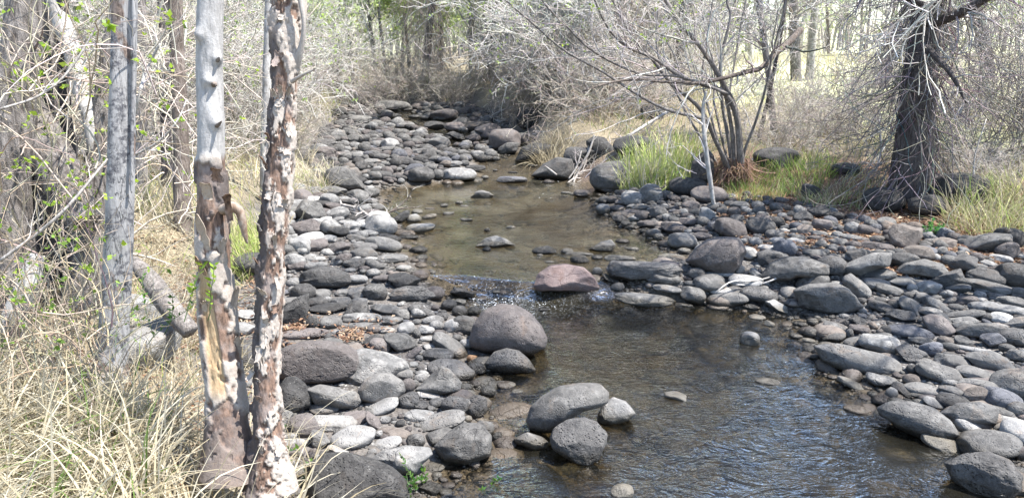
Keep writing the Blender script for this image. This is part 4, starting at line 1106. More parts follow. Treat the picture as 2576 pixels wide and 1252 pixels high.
# ------------------------------------------------------------------ labels of the stones
def realise_rocks():
    """the big stones and the 300 next largest become objects; the small rest one joined mass"""
    pend = [q for q in ROCKS if q['o'] is None]
    keep = [q for q in pend if q['label'] or q['w'] >= 80]
    rest = sorted([q for q in pend if not (q['label'] or q['w'] >= 80)], key=lambda q: -q['w'])
    keep += rest[:285]; small = rest[285:]
    for q in keep:
        q['o'] = obj('stone', shared_rock(q['key'], q['ang'], q['k']))
        q['o'].matrix_world = q['mw']
    V, Fc, mi, n = [], [], [], 0
    mats = list(MATKEY)
    for q in small:
        k = q['k'] % NV
        sk = ('small', q['ang'], k)
        if sk not in _shared:
            _shared[sk] = rock_shape(100 + k * 7 + (50 if q['ang'] else 0), 2, 9 if q['ang'] else 3, 0.10, 0.02, cut=(0.5, 0.85) if q['ang'] else (0.72, 0.95))
        v, f = _shared[sk]
        m_ = np.array(q['mw'])
        V.append(v @ m_[:3, :3].T + m_[:3, 3]); Fc.append(f + n); n += len(v)
        mi.append(np.full(len(f), mats.index(q['key'])))
    if small:
        me = mesh_np('small_stones', np.concatenate(V), np.concatenate(Fc), True, None, [M[MATKEY[t][0]] for t in mats], np.concatenate(mi))
        tag(obj('small_stones', me, kind='stuff'), 'small grey stones lying between the larger cobbles of the creek', 'stones')
    ROCKS[:] = [q for q in ROCKS if q['o'] is not None]
    print('stones', len(keep), 'small', len(small))
realise_rocks()

def label_rocks():
    lm = [q for q in ROCKS if q['label']]
    rest = [q for q in ROCKS if not q['label']]
    short = {}
    for q in lm:
        t = q['label'].replace('the ', '')
        short[id(q)] = q['label']
    groups = {}
    for q in rest:
        best = min(lm, key=lambda m_: math.hypot((m_['px'] - q['px']) / 1.6, (m_['py'] - q['py'])))
        dx, dy = q['px'] - best['px'], q['py'] - best['py']
        rel = ('right of' if dx > 0 else 'left of') if abs(dx) > abs(dy) * 1.5 else ('behind' if dy < 0 else 'in front of')
        size = 'small' if q['w'] < 45 else ('medium' if q['w'] < 95 else 'large')
        q['dist'] = math.hypot(dx, dy); q['lm'] = best; q['rel'] = rel; q['size'] = size
        groups.setdefault((id(best), rel, size, q['tone'], q['shape']), []).append(q)
    ordw = ['nearest', 'second', 'third', 'fourth', 'fifth', 'sixth', 'seventh', 'eighth', 'ninth', 'tenth', 'eleventh', 'twelfth']
    def clip(t, n):
        ws = t.split()
        if len(ws) <= n: return t
        for cutw in (',', ):
            pass
        ws = ws[:n]
        while ws and ws[-1] in ('the', 'of', 'a', 'in', 'at', 'to', 'and', 'near', 'right', 'left', 'behind', 'under', 'beside', 'with', 'above', 'below', 'big', 'small', 'two', 'on', 'between', 'one', 'upper', 'lower', 'from', 'little', 'just', 'half', 'flat', 'long', 'red', 'smooth', 'grey', 'dark', 'other', 'alone', 'mauve', 'pitted', 'green', 'upright', 'flaking', 'far', 'by', 'large', 'pale', 'rounded'):
            ws.pop()
        return ' '.join(ws).rstrip(',')
    for key, g in groups.items():
        g.sort(key=lambda q: q['dist'])
        for i, q in enumerate(g):
            base = f"{q['size']} {q['tone']} {q['shape'] if q['shape'] != 'block' else 'blocky'} stone"
            pre = '' if len(g) == 1 else (ordw[min(i, 11)] + ' ')
            head = f"{pre}{base} {q['rel']} the "
            body = q['lm']['label']
            q['label'] = head + clip(body, 16 - len(head.split()))
    for q in ROCKS:
        big = q['w'] >= 80
        q['o']['label'] = q['label']
        q['o']['category'] = 'boulder' if big else 'cobble'
        q['o']['group'] = 'boulders in and along the creek' if big else 'cobbles of the creek bars'
        q['o'].name = 'boulder' if big else 'cobble'
label_rocks()
# ------------------------------------------------------------------ near trunks
def trunk_verts(path, rad, sides, rings):
    c = catmull(np.concatenate([path, rad[:, None]], 1), rings)
    P, Rr = c[:, :3], c[:, 3]
    t = unit(np.gradient(P, axis=0))
    n = unit(np.cross(t, np.array([0, 1.0, 0.05]))); b = np.cross(n, t)
    th = np.arange(sides) * 2 * PI / sides
    s = np.concatenate([[0], np.cumsum(np.linalg.norm(np.diff(P, axis=0), axis=1))])
    return P, Rr, n, b, th, s
def trunk_build(P, Rr, n, b, th, disp):
    rr = Rr[:, None] + disp
    V = P[:, None, :] + rr[..., None] * (np.cos(th)[None, :, None] * n[:, None, :] + np.sin(th)[None, :, None] * b[:, None, :])
    nr, ns = rr.shape
    idx = np.arange(nr * ns).reshape(nr, ns)
    q = np.stack([idx[:-1], np.roll(idx[:-1], -1, 1), np.roll(idx[1:], -1, 1), idx[1:]], -1).reshape(-1, 4)
    return V.reshape(-1, 3), q
def field(Rr, th, s, sc, seed, octv=4, zs=1.0, gain=0.55):
    """noise round a trunk, scale in 1/m"""
    R0 = Rr.mean()
    X = np.broadcast_to(np.cos(th)[None, :] * R0, (len(s), len(th)))
    Y = np.broadcast_to(np.sin(th)[None, :] * R0, (len(s), len(th)))
    Z = np.broadcast_to(s[:, None] * zs, (len(s), len(th)))
    return fbm(np.stack([X, Y, Z], -1).reshape(-1, 3) * sc, octv, seed, gain).reshape(len(s), len(th))

def curled_plate(w, h, curl, seed, thick=0.004):
    """a bark flake: curved, irregular edge, real thickness"""
    r = np.random.default_rng(seed)
    nu, nv = 6, 8
    u, v = np.meshgrid(np.linspace(-0.5, 0.5, nu), np.linspace(-0.5, 0.5, nv), indexing='ij')
    edge = 1 + 0.5 * r.normal(size=(1, nv)) * 0.4
    X = u * w * edge
    Z = v * h + 0.12 * h * r.normal(size=(nu, 1)) * 0.6
    Y = -curl * (np.abs(v + 0.5) ** 1.7) * h * 0.6 + (u ** 2) * w * 0.6 + r.normal(size=(nu, nv)) * 0.002
    top = np.stack([X, Y, Z], -1).reshape(-1, 3); bot = top + np.array([0, thick, 0])
    idx = np.arange(nu * nv).reshape(nu, nv); o = nu * nv
    q = [np.stack([idx[:-1, :-1], idx[1:, :-1], idx[1:, 1:], idx[:-1, 1:]], -1).reshape(-1, 4)]
    q.append(q[0][:, ::-1] + o)
    ring = np.concatenate([idx[:, 0], idx[-1, 1:], idx[-2::-1, -1], idx[0, -2:0:-1]])
    q.append(np.stack([ring, np.roll(ring, -1), np.roll(ring, -1) + o, ring + o], -1))
    return np.concatenate([top, bot]), np.concatenate(q)

def near_trunks():
    r = np.random.default_rng(5)
    # silvery dead pole
    path, rad = view_path([(314, -260, 44, 3.75), (312, -60, 48, 3.72), (310, 100, 50, 3.7), (305, 300, 53, 3.65), (301, 480, 56, 3.62), (295, 640, 58, 3.6), (288, 780, 60, 3.58), (279, 900, 66, 3.55), (270, 1000, 84, 3.5)], 24)
    P, Rr, n, b, th, s = trunk_verts(path, rad, 96, 260)
    f1 = field(Rr, th, s, 12, 3, 4, 0.2); f2 = field(Rr, th, s, 60, 4, 3, 0.12)
    V, q = trunk_build(P, Rr, n, b, th, 0.004 * f1 + 0.0018 * f2 + 0.006 * np.sin(3 * th + 1)[None, :])
    mask = sst(field(Rr, th, s, 14, 9, 4, 0.5) + (s[:, None] < 0.55) * 0.25, 0.32, 0.42)
    base = P[0] if P[0][2] < P[-1][2] else P[-1]
    e = empty('dead_tree', base, 'bare silvery grey dead trunk with dark weather stains, leftmost of the three near trunks', 'tree', )
    obj('trunk', mesh_np('trunk', V - base, q, True, {'mask': mask.ravel()}, M['pole']), e)
    p2, r2 = view_path([(335, -80, 10, 3.7), (337, 100, 9, 3.66), (333, 300, 8, 3.62), (331, 480, 7, 3.58)], 20)
    v2, q2 = tubes(p2[None], r2[None], 8)
    obj('split_strip', mesh_np('split_strip', v2 - base, q2, True, {'mask': np.zeros(len(v2))}, M['pole']), e)

    # knobbly snag
    path, rad = view_path([(541, -260, 56, 3.1), (532, -60, 62, 3.08), (528, 60, 65, 3.06), (527, 200, 67, 3.04), (531, 330, 68, 3.0), (531, 450, 70, 2.98), (535, 560, 76, 2.96), (541, 700, 84, 2.94), (552, 850, 88, 2.9), (568, 1000, 92, 2.85), (578, 1110, 112, 2.8), (582, 1200, 150, 2.76)], 30)
    rad = rad - 0.0075
    P, Rr, n, b, th, s = trunk_verts(path, rad, 110, 320)
    top = s[-1]
    z = P[:, 2][:, None]
    # image row of every ring -> where things sit on the photographed trunk
    rel = P - np.array([0, 0, CAM_Z]); row = 626 - F * (rel[:, 1] * SP + rel[:, 2] * CP) / (rel[:, 1] * CP - rel[:, 2] * SP)
    row = row[:, None]
    ns = field(Rr, th, s, 16, 21, 5, 0.7); nl = field(Rr, th, s, 7, 23, 4, 0.4)
    bark = sst(row + 90 * nl, 395, 425)
    plate = sst(ns, 0.0, 0.05)
    wood = sst(row, 640, 700) * sst(row, 1010, 960) * sst(np.abs((th[None, :] - (-PI / 2 - 0.25 + (row - 800) / 700) + PI) % (2 * PI) - PI + 0.35 * nl), 0.5, 0.34)
    dark = sst(row, 400, 425) * sst(row, 560, 520) * sst(ns + 0.3 * nl, -0.15, 0.1) + sst(row, 1020, 1060) * 0.6
    fine = field(Rr, th, s, 60, 25, 4, 0.35)
    disp = 0.002 * fine + bark * (0.009 * plate + 0.008 * ns + 0.005 * nl) - 0.012 * wood + 0.002 * field(Rr, th, s, 9, 27, 3, 0.25)
    side2 = np.sign(n[0, 0])
    for (kr, kt, amp) in ((92, 0.35, .016), (148, -0.75, .016), (210, -0.25, .015), (312, -0.6, .016)):
        kz = np.abs(row[:, 0] - kr).argmin()
        # kt: -1 right edge .. +1 left edge of the visible half
        a0 = -PI / 2 + (-kt) * side2 * 1.2
        da = (th[None, :] - a0 + PI) % (2 * PI) - PI
        ds = s[:, None] - s[kz]
        disp = disp + amp * np.exp(-(da / 0.42) ** 2 - (ds / 0.022) ** 2) + 0.35 * amp * np.exp(-(da / 0.6) ** 2 - ((ds + 0.03) / 0.05) ** 2)
    V, q = trunk_build(P, Rr, n, b, th, disp)
    base = P[np.argmin(P[:, 2])]
    e = empty('dead_tree', base, 'knobbly dead snag, bare grey above and ragged split bark with orange wood below', 'tree')
    obj('trunk', mesh_np('trunk', V - base, q, True, {'mask': (plate * (1 - np.clip(dark, 0, 1))).ravel(), 'wood': wood.ravel(), 'dark': (np.clip(dark, 0, 1) * 0.8).ravel(),
                                                      'bare': (1 - bark).ravel()}, M['flake']), e)
    def stub(px, py, Y, ddx, ddz, ln, rr, par, bs, name='knot', mt='pole', dy=-0.7):
        p = at_y(px, py, Y)
        d = unit(np.array([ddx, dy, ddz]))
        k = np.linspace(0, 1, 7)[:, None]
        pa = p - d * rr * 1.5 + d * (ln + rr * 1.5) * k + np.array([0, 0, 1]) * 0.3 * ln * k ** 2
        rd = rr * (1.25 - 0.9 * k[:, 0] ** 1.5)
        v, q_ = tubes(pa[None], rd[None], 12)
        v += 0.0015 * np.stack([fbm(v * 70, 3, 8)] * 3, 1)
        cap = np.array([list(range(len(v) - 12, len(v)))])
        me = mesh_np(name, v - bs, [q_, cap], True, {'mask': np.zeros(len(v)), 'bare': np.ones(len(v))}, M[mt])
        obj(name, me, par)
    stub(512, 94, 3.03, -0.3, 0.1, 0.014, 0.007, e, base, mt='bark_brown')
    stub(549, 150, 3.0, 0.6, 0.3, 0.016, 0.007, e, base, mt='bark_grey')
    stub(537, 213, 2.98, 0.2, 0.0, 0.014, 0.010, e, base, mt='bark_brown')
    stub(548, 315, 2.95, 0.9, 0.35, 0.03, 0.007, e, base, mt='bark_brown')
    for k, (px, py, w_, h_, cu, ry) in enumerate([(575, 520, .03, .12, .8, .2), (515, 590, .035, .16, .4, -.2), (560, 640, .03, .14, .5, .4), (520, 700, .03, .18, .35, -.3), (585, 760, .025, .15, .6, .6),
                                                  (520, 480, .04, .07, .5, 0), (545, 440, .04, .06, .6, .1), (525, 800, .03, .16, .3, -.2), (595, 880, .03, .13, .5, .5), (560, 1010, .05, .08, .9, .1), (545, 940, .025, .12, .4, 0)]):
        v, q_ = curled_plate(w_, h_, cu, 40 + k)
        ca, sa = math.cos(ry * 1.5), math.sin(ry * 1.5)
        v = np.stack([v[:, 0] * ca - v[:, 1] * sa, v[:, 0] * sa + v[:, 1] * ca, v[:, 2]], 1)
        p = at_y(px, py, 2.88 + 0.05 * abs(ry))
        n_ = len(v)
        obj('bark_flake', mesh_np('bark_flake', v + p - base, q_, True, {'mask': np.full(n_, float(k % 3 != 0)), 'dark': np.full(n_, 0.0), 'bare': np.zeros(n_), 'wood': np.full(n_, 0.25 * (k % 2))}, M['flake']), e)
    # hanging curl of bark, a drooping horn
    pc, rc = view_path([(560, 528, 26, 2.92), (584, 520, 26, 2.9), (603, 533, 22, 2.9), (610, 560, 20, 2.9), (616, 590, 14, 2.9), (622, 612, 5, 2.9)], 16)
    v, q_ = tubes(pc[None], rc[None], 9)
    v += 0.004 * np.stack([fbm(v * 40, 3, 18), fbm(v * 40, 3, 19), 0 * v[:, 0]], 1)
    obj('bark_curl', mesh_np('bark_curl', v - base, q_, True, {'mask': sst(fbm(v * 30, 3, 2), -0.1, 0.2), 'dark': np.full(len(v), 0.15), 'bare': np.zeros(len(v)), 'wood': np.full(len(v), 0.2)}, M['flake']), e)

    # flaking trunk
    path, rad = view_path([(745, -260, 72, 3.2), (728, -60, 76, 3.18), (722, 40, 78, 3.16), (716, 150, 72, 3.12), (711, 260, 66, 3.08), (705, 350, 70, 3.04), (700, 450, 68, 3.0), (692, 550, 70, 2.96), (686, 640, 66, 2.93), (681, 740, 70, 2.9), (672, 850, 66, 2.86), (668, 950, 66, 2.82), (672, 1060, 72, 2.78), (676, 1150, 90, 2.75), (676, 1230, 120, 2.72)], 34)
    rad = rad - 0.0095
    P, Rr, n, b, th, s = trunk_verts(path, rad, 120, 360)
    rel = P - np.array([0, 0, CAM_Z]); row = (626 - F * (rel[:, 1] * SP + rel[:, 2] * CP) / (rel[:, 1] * CP - rel[:, 2] * SP))[:, None]
    n1 = field(Rr, th, s, 22, 61, 6, 0.42, 0.66); n2 = field(Rr, th, s, 6, 62, 3, 0.35); fine = field(Rr, th, s, 70, 63, 4, 0.35)
    thick = n1 + 0.55 * n2 + 0.12 * np.cos(th + 0.3)[None, :]
    plate = sst(thick + 0.10 * sst(row, 500, 900) * np.sin(row / 60.0) - 0.16 * sst(row, 880, 1010), -0.02, 0.03)
    plate2 = sst(thick, 0.30, 0.34)
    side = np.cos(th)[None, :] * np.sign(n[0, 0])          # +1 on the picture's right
    dark = sst(-side + 0.6 * n2, 0.22, 0.42) * sst(row, 60, 140)  # shade on the trunk's left side, painted dark into the bark colour
    disp = 0.002 * fine + 0.009 * plate + 0.006 * plate2 + 0.009 * n2 + 0.006 * n1 + 0.005 * sst(fine, 0.2, 0.4) * (1 - plate)
    wood = sst(n1, -0.45, -0.5) * sst(row, 700, 900) * 0.8
    V, q = trunk_build(P, Rr, n, b, th, disp)
    base = P[np.argmin(P[:, 2])]
    e = empty('flaking_tree', base, 'slim trunk with pale bark flaking off reddish brown underbark, rightmost near trunk', 'tree')
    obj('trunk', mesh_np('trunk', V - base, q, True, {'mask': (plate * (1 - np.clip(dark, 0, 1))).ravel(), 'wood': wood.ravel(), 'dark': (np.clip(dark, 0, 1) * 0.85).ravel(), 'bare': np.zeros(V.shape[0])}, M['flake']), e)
    for k in range(34):
        i = int(r.integers(30, 340)); j = r.uniform(-0.85, 0.85)
        w_ = r.uniform(.012, .034); h_ = r.uniform(.02, .06)
        v, q_ = curled_plate(w_, h_, r.uniform(0.4, 1.2), 80 + k, 0.003)
        if r.random() < 0.5: v = v * np.array([1, 1, -1]); q_ = q_[:, ::-1]
        a_ = j * 1.2
        v = np.stack([v[:, 0] * math.cos(a_) - v[:, 1] * math.sin(a_), v[:, 0] * math.sin(a_) + v[:, 1] * math.cos(a_), v[:, 2]], 1)
        p = P[i] + np.array([math.sin(a_), -math.cos(a_), 0]) * (Rr[i] + 0.012)
        n_ = len(v)
        obj('bark_flake', mesh_np('bark_flake', v + p - base, q_, True, {'mask': np.full(n_, float(k % 4 != 0)), 'dark': np.zeros(n_), 'bare': np.zeros(n_), 'wood': np.zeros(n_)}, M['flake']), e)
    # curled branch stub at the upper right side, thin dead twig lower down
    for nm, pts in (('branch_stub', [(742, 160, 30, 3.1), (757, 120, 14, 3.08), (764, 60, 10, 3.07), (756, 5, 12, 3.08), (748, -60, 12, 3.1)]),
                    ('broken_twig', [(735, 205, 12, 3.05), (760, 190, 7, 3.0), (790, 176, 4, 2.95)])):
        pc, rc = view_path(pts, 14)
        v, q_ = tubes(pc[None], rc[None], 8)
        obj(nm, mesh_np(nm, v - base, q_, True, {'mask': np.ones(len(v)), 'dark': np.zeros(len(v)), 'bare': np.full(len(v), .6), 'wood': np.full(len(v), .3)}, M['flake']), e)
near_trunks()

# ------------------------------------------------------------------ trees from drawn stems
def stem_mesh(pts, mat, sides=14, K=40, lump=0.08, seed=1, name='trunk'):
    path, rad = view_path(pts, K)
    v, q = tubes(path[None], rad[None], sides)
    th = np.tile(np.arange(sides), K)
    rr = np.repeat(rad, sides)
    ctr = np.repeat(path, sides, axis=0)
    nz = fbm(np.stack([v[:, 0], v[:, 1], v[:, 2] * 0.25], 1) * (0.9 / max(rad.mean(), 0.01)), 4, seed)
    v = ctr + (v - ctr) * (1 + lump * 2.2 * nz)[:, None]
    return v, q, path, rad
def add_stem(parent, base, pts, mat, name='branch', **kw):
    v, q, path, rad = stem_mesh(pts, mat, **kw)
    sd = kw.get('sides', 14); nv_ = len(v)
    v = np.concatenate([v, path[:1], path[-1:]])                       # closed, slightly domed ends
    a_ = np.arange(sd); b_ = nv_ - sd + a_
    caps = np.concatenate([np.stack([np.roll(a_, -1), a_, np.full(sd, nv_)], 1), np.stack([b_, np.roll(b_, -1), np.full(sd, nv_ + 1)], 1)])
    me = mesh_np(name, v - base, [q, caps], True, {'col': np.tile(np.array([[0.3, 0.28, 0.26]]), (len(v), 1))}, M[mat])
    return obj(name, me, parent), path, rad

def twig_cloud(paths, rads, spec, base, col, name='twigs', parent=None, r=None, leafn=0, leafsize=0.02, leafcol=(0.30, 0.42, 0.06), var=0.22, rmin=0.0):
    """spec: list of (n, lo, hi, spread, lenf, rf, K, curl, grav, sides)"""
    r = r or rng
    V, Q, C, n0 = [], [], [], 0
    cur = [(paths, rads)]
    last = None
    for (n, lo, hi, spread, lenf, rf, K, curl, grav, sides) in spec:
        src, srad = cur[-1]
        P, Rr = children_of(src, srad, n, lo, hi, spread, lenf, rf, K, curl, grav, r)
        Rr = np.maximum(Rr, rmin)
        v, q = tubes(P, Rr, sides)
        V.append(v); Q.append(q + n0); n0 += len(v); C.append(colvar(n, K * sides, col, var, r))
        cur.append((P, Rr)); last = P
    me = mesh_np(name, np.concatenate(V) - base, np.concatenate(Q), True, {'col': np.concatenate(C)}, M['twig'])
    o = obj(name, me, parent, kind='stuff')
    if leafn:
        lv, lq, lc = leaf_quads(last, leafn, leafsize, leafcol, r)
        obj('leaves', mesh_np('leaves', lv - base, lq, True, {'col': lc}, M['leaf']), parent, kind='stuff')
    return cur

def leaf_quads(paths, n, size, col, r, clump=3):
    N, K, _ = paths.shape
    i = r.integers(0, N, n); k = r.integers(K // 2, K, n)
    m3 = max(1, n // clump)
    i = np.repeat(i[:m3], clump)[:n]; k = np.repeat(k[:m3], clump)[:n]; n = len(i)
    c = paths[i, k] + r.normal(size=(n, 3)) * size * 0.22
    a = rand_dir(n, r); b = unit(np.cross(a, rand_dir(n, r)))
    s = size * r.uniform(0.5, 1.2, n)[:, None]
    tip = c + a * s * 1.3; l = c + b * s * 0.45 + a * s * 0.5; rr = c - b * s * 0.45 + a * s * 0.5
    nrm = unit(np.cross(a, b)); l = l + nrm * s * 0.15; rr = rr + nrm * s * 0.15
    v = np.stack([c, l, tip, rr], 1).reshape(-1, 3)
    q = np.arange(n * 4).reshape(n, 4)
    return v, q, colvar(n, 4, col, 0.22, r)

def left_old_tree():
    r = np.random.default_rng(77)
    base = ground_at(60, 900)
    base = np.array([at_y(60, 900, 4.6)[0], 4.6, 0.35])
    e = empty('old_tree', base, 'old many stemmed tree with deeply furrowed bark at the left edge', 'tree')
    stems = [
        ('trunk', 'bark_old', [(228, 1000, 150, 4.5), (225, 800, 120, 4.6), (240, 600, 100, 4.7), (258, 380, 62, 4.8), (275, 180, 44, 4.9), (300, 0, 36, 5.0), (320, -260, 30, 5.1)]),
        ('trunk', 'bark_old', [(10, 1000, 150, 4.3), (12, 700, 120, 4.4), (20, 450, 95, 4.5), (40, 230, 80, 4.6), (60, 60, 70, 4.7), (70, -260, 60, 4.8)]),
        ('trunk', 'bark_old', [(110, 900, 120, 4.9), (100, 650, 100, 5.0), (85, 400, 80, 5.1), (100, 200, 70, 5.2), (110, 0, 60, 5.3), (110, -260, 50, 5.4)]),
        ('limb', 'bark_old', [(60, 250, 60, 4.9), (110, 350, 80, 4.7), (160, 450, 90, 4.6), (215, 560, 70, 4.5)]),
        ('limb', 'bark_pale', [(95, -150, 34, 5.2), (150, 40, 34, 5.1), (182, 130, 36, 5.0), (200, 210, 38, 4.9), (228, 300, 34, 4.8), (238, 380, 26, 4.75)]),
        ('limb', 'bark_dark', [(150, 950, 70, 4.7), (160, 750, 66, 4.8), (180, 560, 46, 4.9), (175, 400, 30, 5.0), (160, 200, 24, 5.1), (158, -100, 20, 5.1)]),
    ]
    allp, allr = [], []
    for k, (nm, mt, pts) in enumerate(stems):
        o, path, rad = add_stem(e, base, pts, mt, nm, sides=28, K=90, lump=0.05, seed=200 + k)
        allp.append(catmull(path, 12)); allr.append(np.interp(np.linspace(0, 1, 12), np.linspace(0, 1, len(rad)), rad))
    twig_cloud(np.array(allp), np.array(allr) * 0.16, [(46, 0.2, 1.0, 1.6, 0.30, 0.7, 10, 0.16, 0.0, 4), (230, 0.1, 1, 1.2, 0.5, 0.6, 7, 0.22, 0.02, 3), (500, 0.1, 1, 1.2, 0.5, 0.7, 5, 0.3, 0.02, 3)],
               base, (0.38, 0.33, 0.26), 'twigs', e, r, 0, rmin=0.0014)
left_old_tree()

def vine_tangle(name, label, region, n, Y, base, col, leafn, leafsize, leafcol, seed, length=(0.4, 1.4), rad=(0.0015, 0.004), dirs=(0, 0, 1), curl=0.22, grav=0.0, K=9, cat='brush'):
    r = np.random.default_rng(seed)
    st = np.array([at_y(r.uniform(region[0], region[2]), r.uniform(region[1], region[3]), r.uniform(*Y)) for _ in range(n)])
    d = unit(np.array(dirs)[None] + r.normal(size=(n, 3)) * 0.75)
    ln = r.uniform(*length, n)
    P = grow(st, d, ln, K, curl, grav, r)
    Rr = r.uniform(*rad, n)[:, None] * np.linspace(1, 0.35, K)[None]
    v, q = tubes(P, Rr, 4)
    P2, R2 = children_of(P, Rr, n * 3, 0.1, 1, 1.3, 0.35, 0.7, 5, 0.3, 0, r)
    v2, q2 = tubes(P2, R2, 3)
    e = empty(name, base, label, cat)
    me = mesh_np('stems', np.concatenate([v, v2]) - base, np.concatenate([q, q2 + len(v)]), True,
                 {'col': np.concatenate([colvar(n, K * 4, col, 0.25, r), colvar(n * 3, 15, col, 0.25, r)])}, M['twig'])
    obj('stems', me, e, kind='stuff')
    if leafn:
        lv, lq, lc = leaf_quads(P2, leafn, leafsize, leafcol, r)
        obj('leaves', mesh_np('leaves', lv - base, lq, True, {'col': lc}, M['leaf']), e, kind='stuff')
    return e, P
vine_tangle('leafy_brush', 'tangle of thin twigs with fresh lime green leaves in front of the old tree', (-60, 60, 270, 900), 130, (3.4, 4.3), np.array([-2.2, 3.9, 0.4]),
            (0.46, 0.40, 0.31), 1300, 0.024, (0.36, 0.50, 0.07), 301, (0.3, 1.2), (0.002, 0.0055))
vine_tangle('leafy_brush', 'low dry stems and green shoots at the foot of the old tree', (-60, 780, 300, 980), 150, (2.9, 3.7), np.array([-2.0, 3.3, 0.4]),
            (0.40, 0.34, 0.25), 420, 0.020, (0.28, 0.42, 0.08), 303, (0.25, 0.75), (0.0015, 0.004), curl=0.14)
vine_tangle('leafy_brush', 'thin leafless twigs between the silvery pole and the knobbly snag', (320, 150, 520, 620), 60, (3.8, 5.4), np.array([-1.9, 4.6, 0.45]),
            (0.50, 0.44, 0.37), 160, 0.022, (0.36, 0.50, 0.06), 302, (0.3, 1.0), (0.002, 0.006))

def mid_trunks():
    r = np.random.default_rng(15)
    rows = [
        ('slim_tree', 'slim brown trunk seen between the silvery pole and the snag', 'bark_brown', [(462, 600, 42, 6.6), (458, 480, 38, 6.7), (455, 340, 34, 6.8), (448, 200, 32, 6.9), (442, 60, 30, 7.0), (436, -300, 26, 7.2)]),
        ('slim_tree', 'thin dark trunk reaching the top edge left of the snag', 'bark_dark', [(420, 420, 24, 8.2), (414, 250, 22, 8.4), (410, 100, 22, 8.5), (404, -300, 18, 8.8)]),
        ('slim_tree', 'pale grey trunk just left of the flaking trunk, farther back', 'bark_pale', [(668, 420, 26, 8.8), (672, 250, 24, 8.9), (676, 80, 22, 9.0), (690, -300, 18, 9.2)]),
        ('slim_tree', 'pale ridged trunk right behind the silvery pole', 'bark_grey', [(352, 560, 32, 7.6), (352, 300, 30, 7.7), (350, 60, 28, 7.8), (346, -300, 24, 8.0)]),
    ]
    for k, (nm, lab, mt, pts) in enumerate(rows):
        b = at_y(pts[0][0], pts[0][1] + 60, pts[0][3]); b = np.array([b[0], b[1], Hs(b[0], b[1]) - 0.05])
        rel = b - np.array([0, 0, CAM_Z])
        e = empty(nm, b, lab, 'tree')
        dist = np.linalg.norm(rel)
        zpx = 1287.5 + F * rel[0] / (rel[1] * CP - rel[2] * SP); zpy = 626 - F * (rel[1] * SP + rel[2] * CP) / (rel[1] * CP - rel[2] * SP)
        pts2 = [(zpx, zpy, pts[0][2] * 1.35, pts[0][3])] + pts
        o, path, rad = add_stem(e, b, pts2, mt, 'trunk', sides=16, K=60, seed=230 + k)
        up = catmull(path, 12)[5:]; ur = np.interp(np.linspace(0.5, 1, len(up)), np.linspace(0, 1, len(rad)), rad)
        twig_cloud(up[None], ur[None] * 0.5, [(14, 0, 1, 1.5, 0.5, 0.5, 8, 0.2, 0, 4), (120, 0.1, 1, 1.2, 0.5, 0.6, 6, 0.25, 0, 3), (420, 0.1, 1, 1.2, 0.5, 0.6, 5, 0.3, 0, 3)], b, (0.46, 0.42, 0.36), 'twigs', e, r, rmin=0.0022)
mid_trunks()

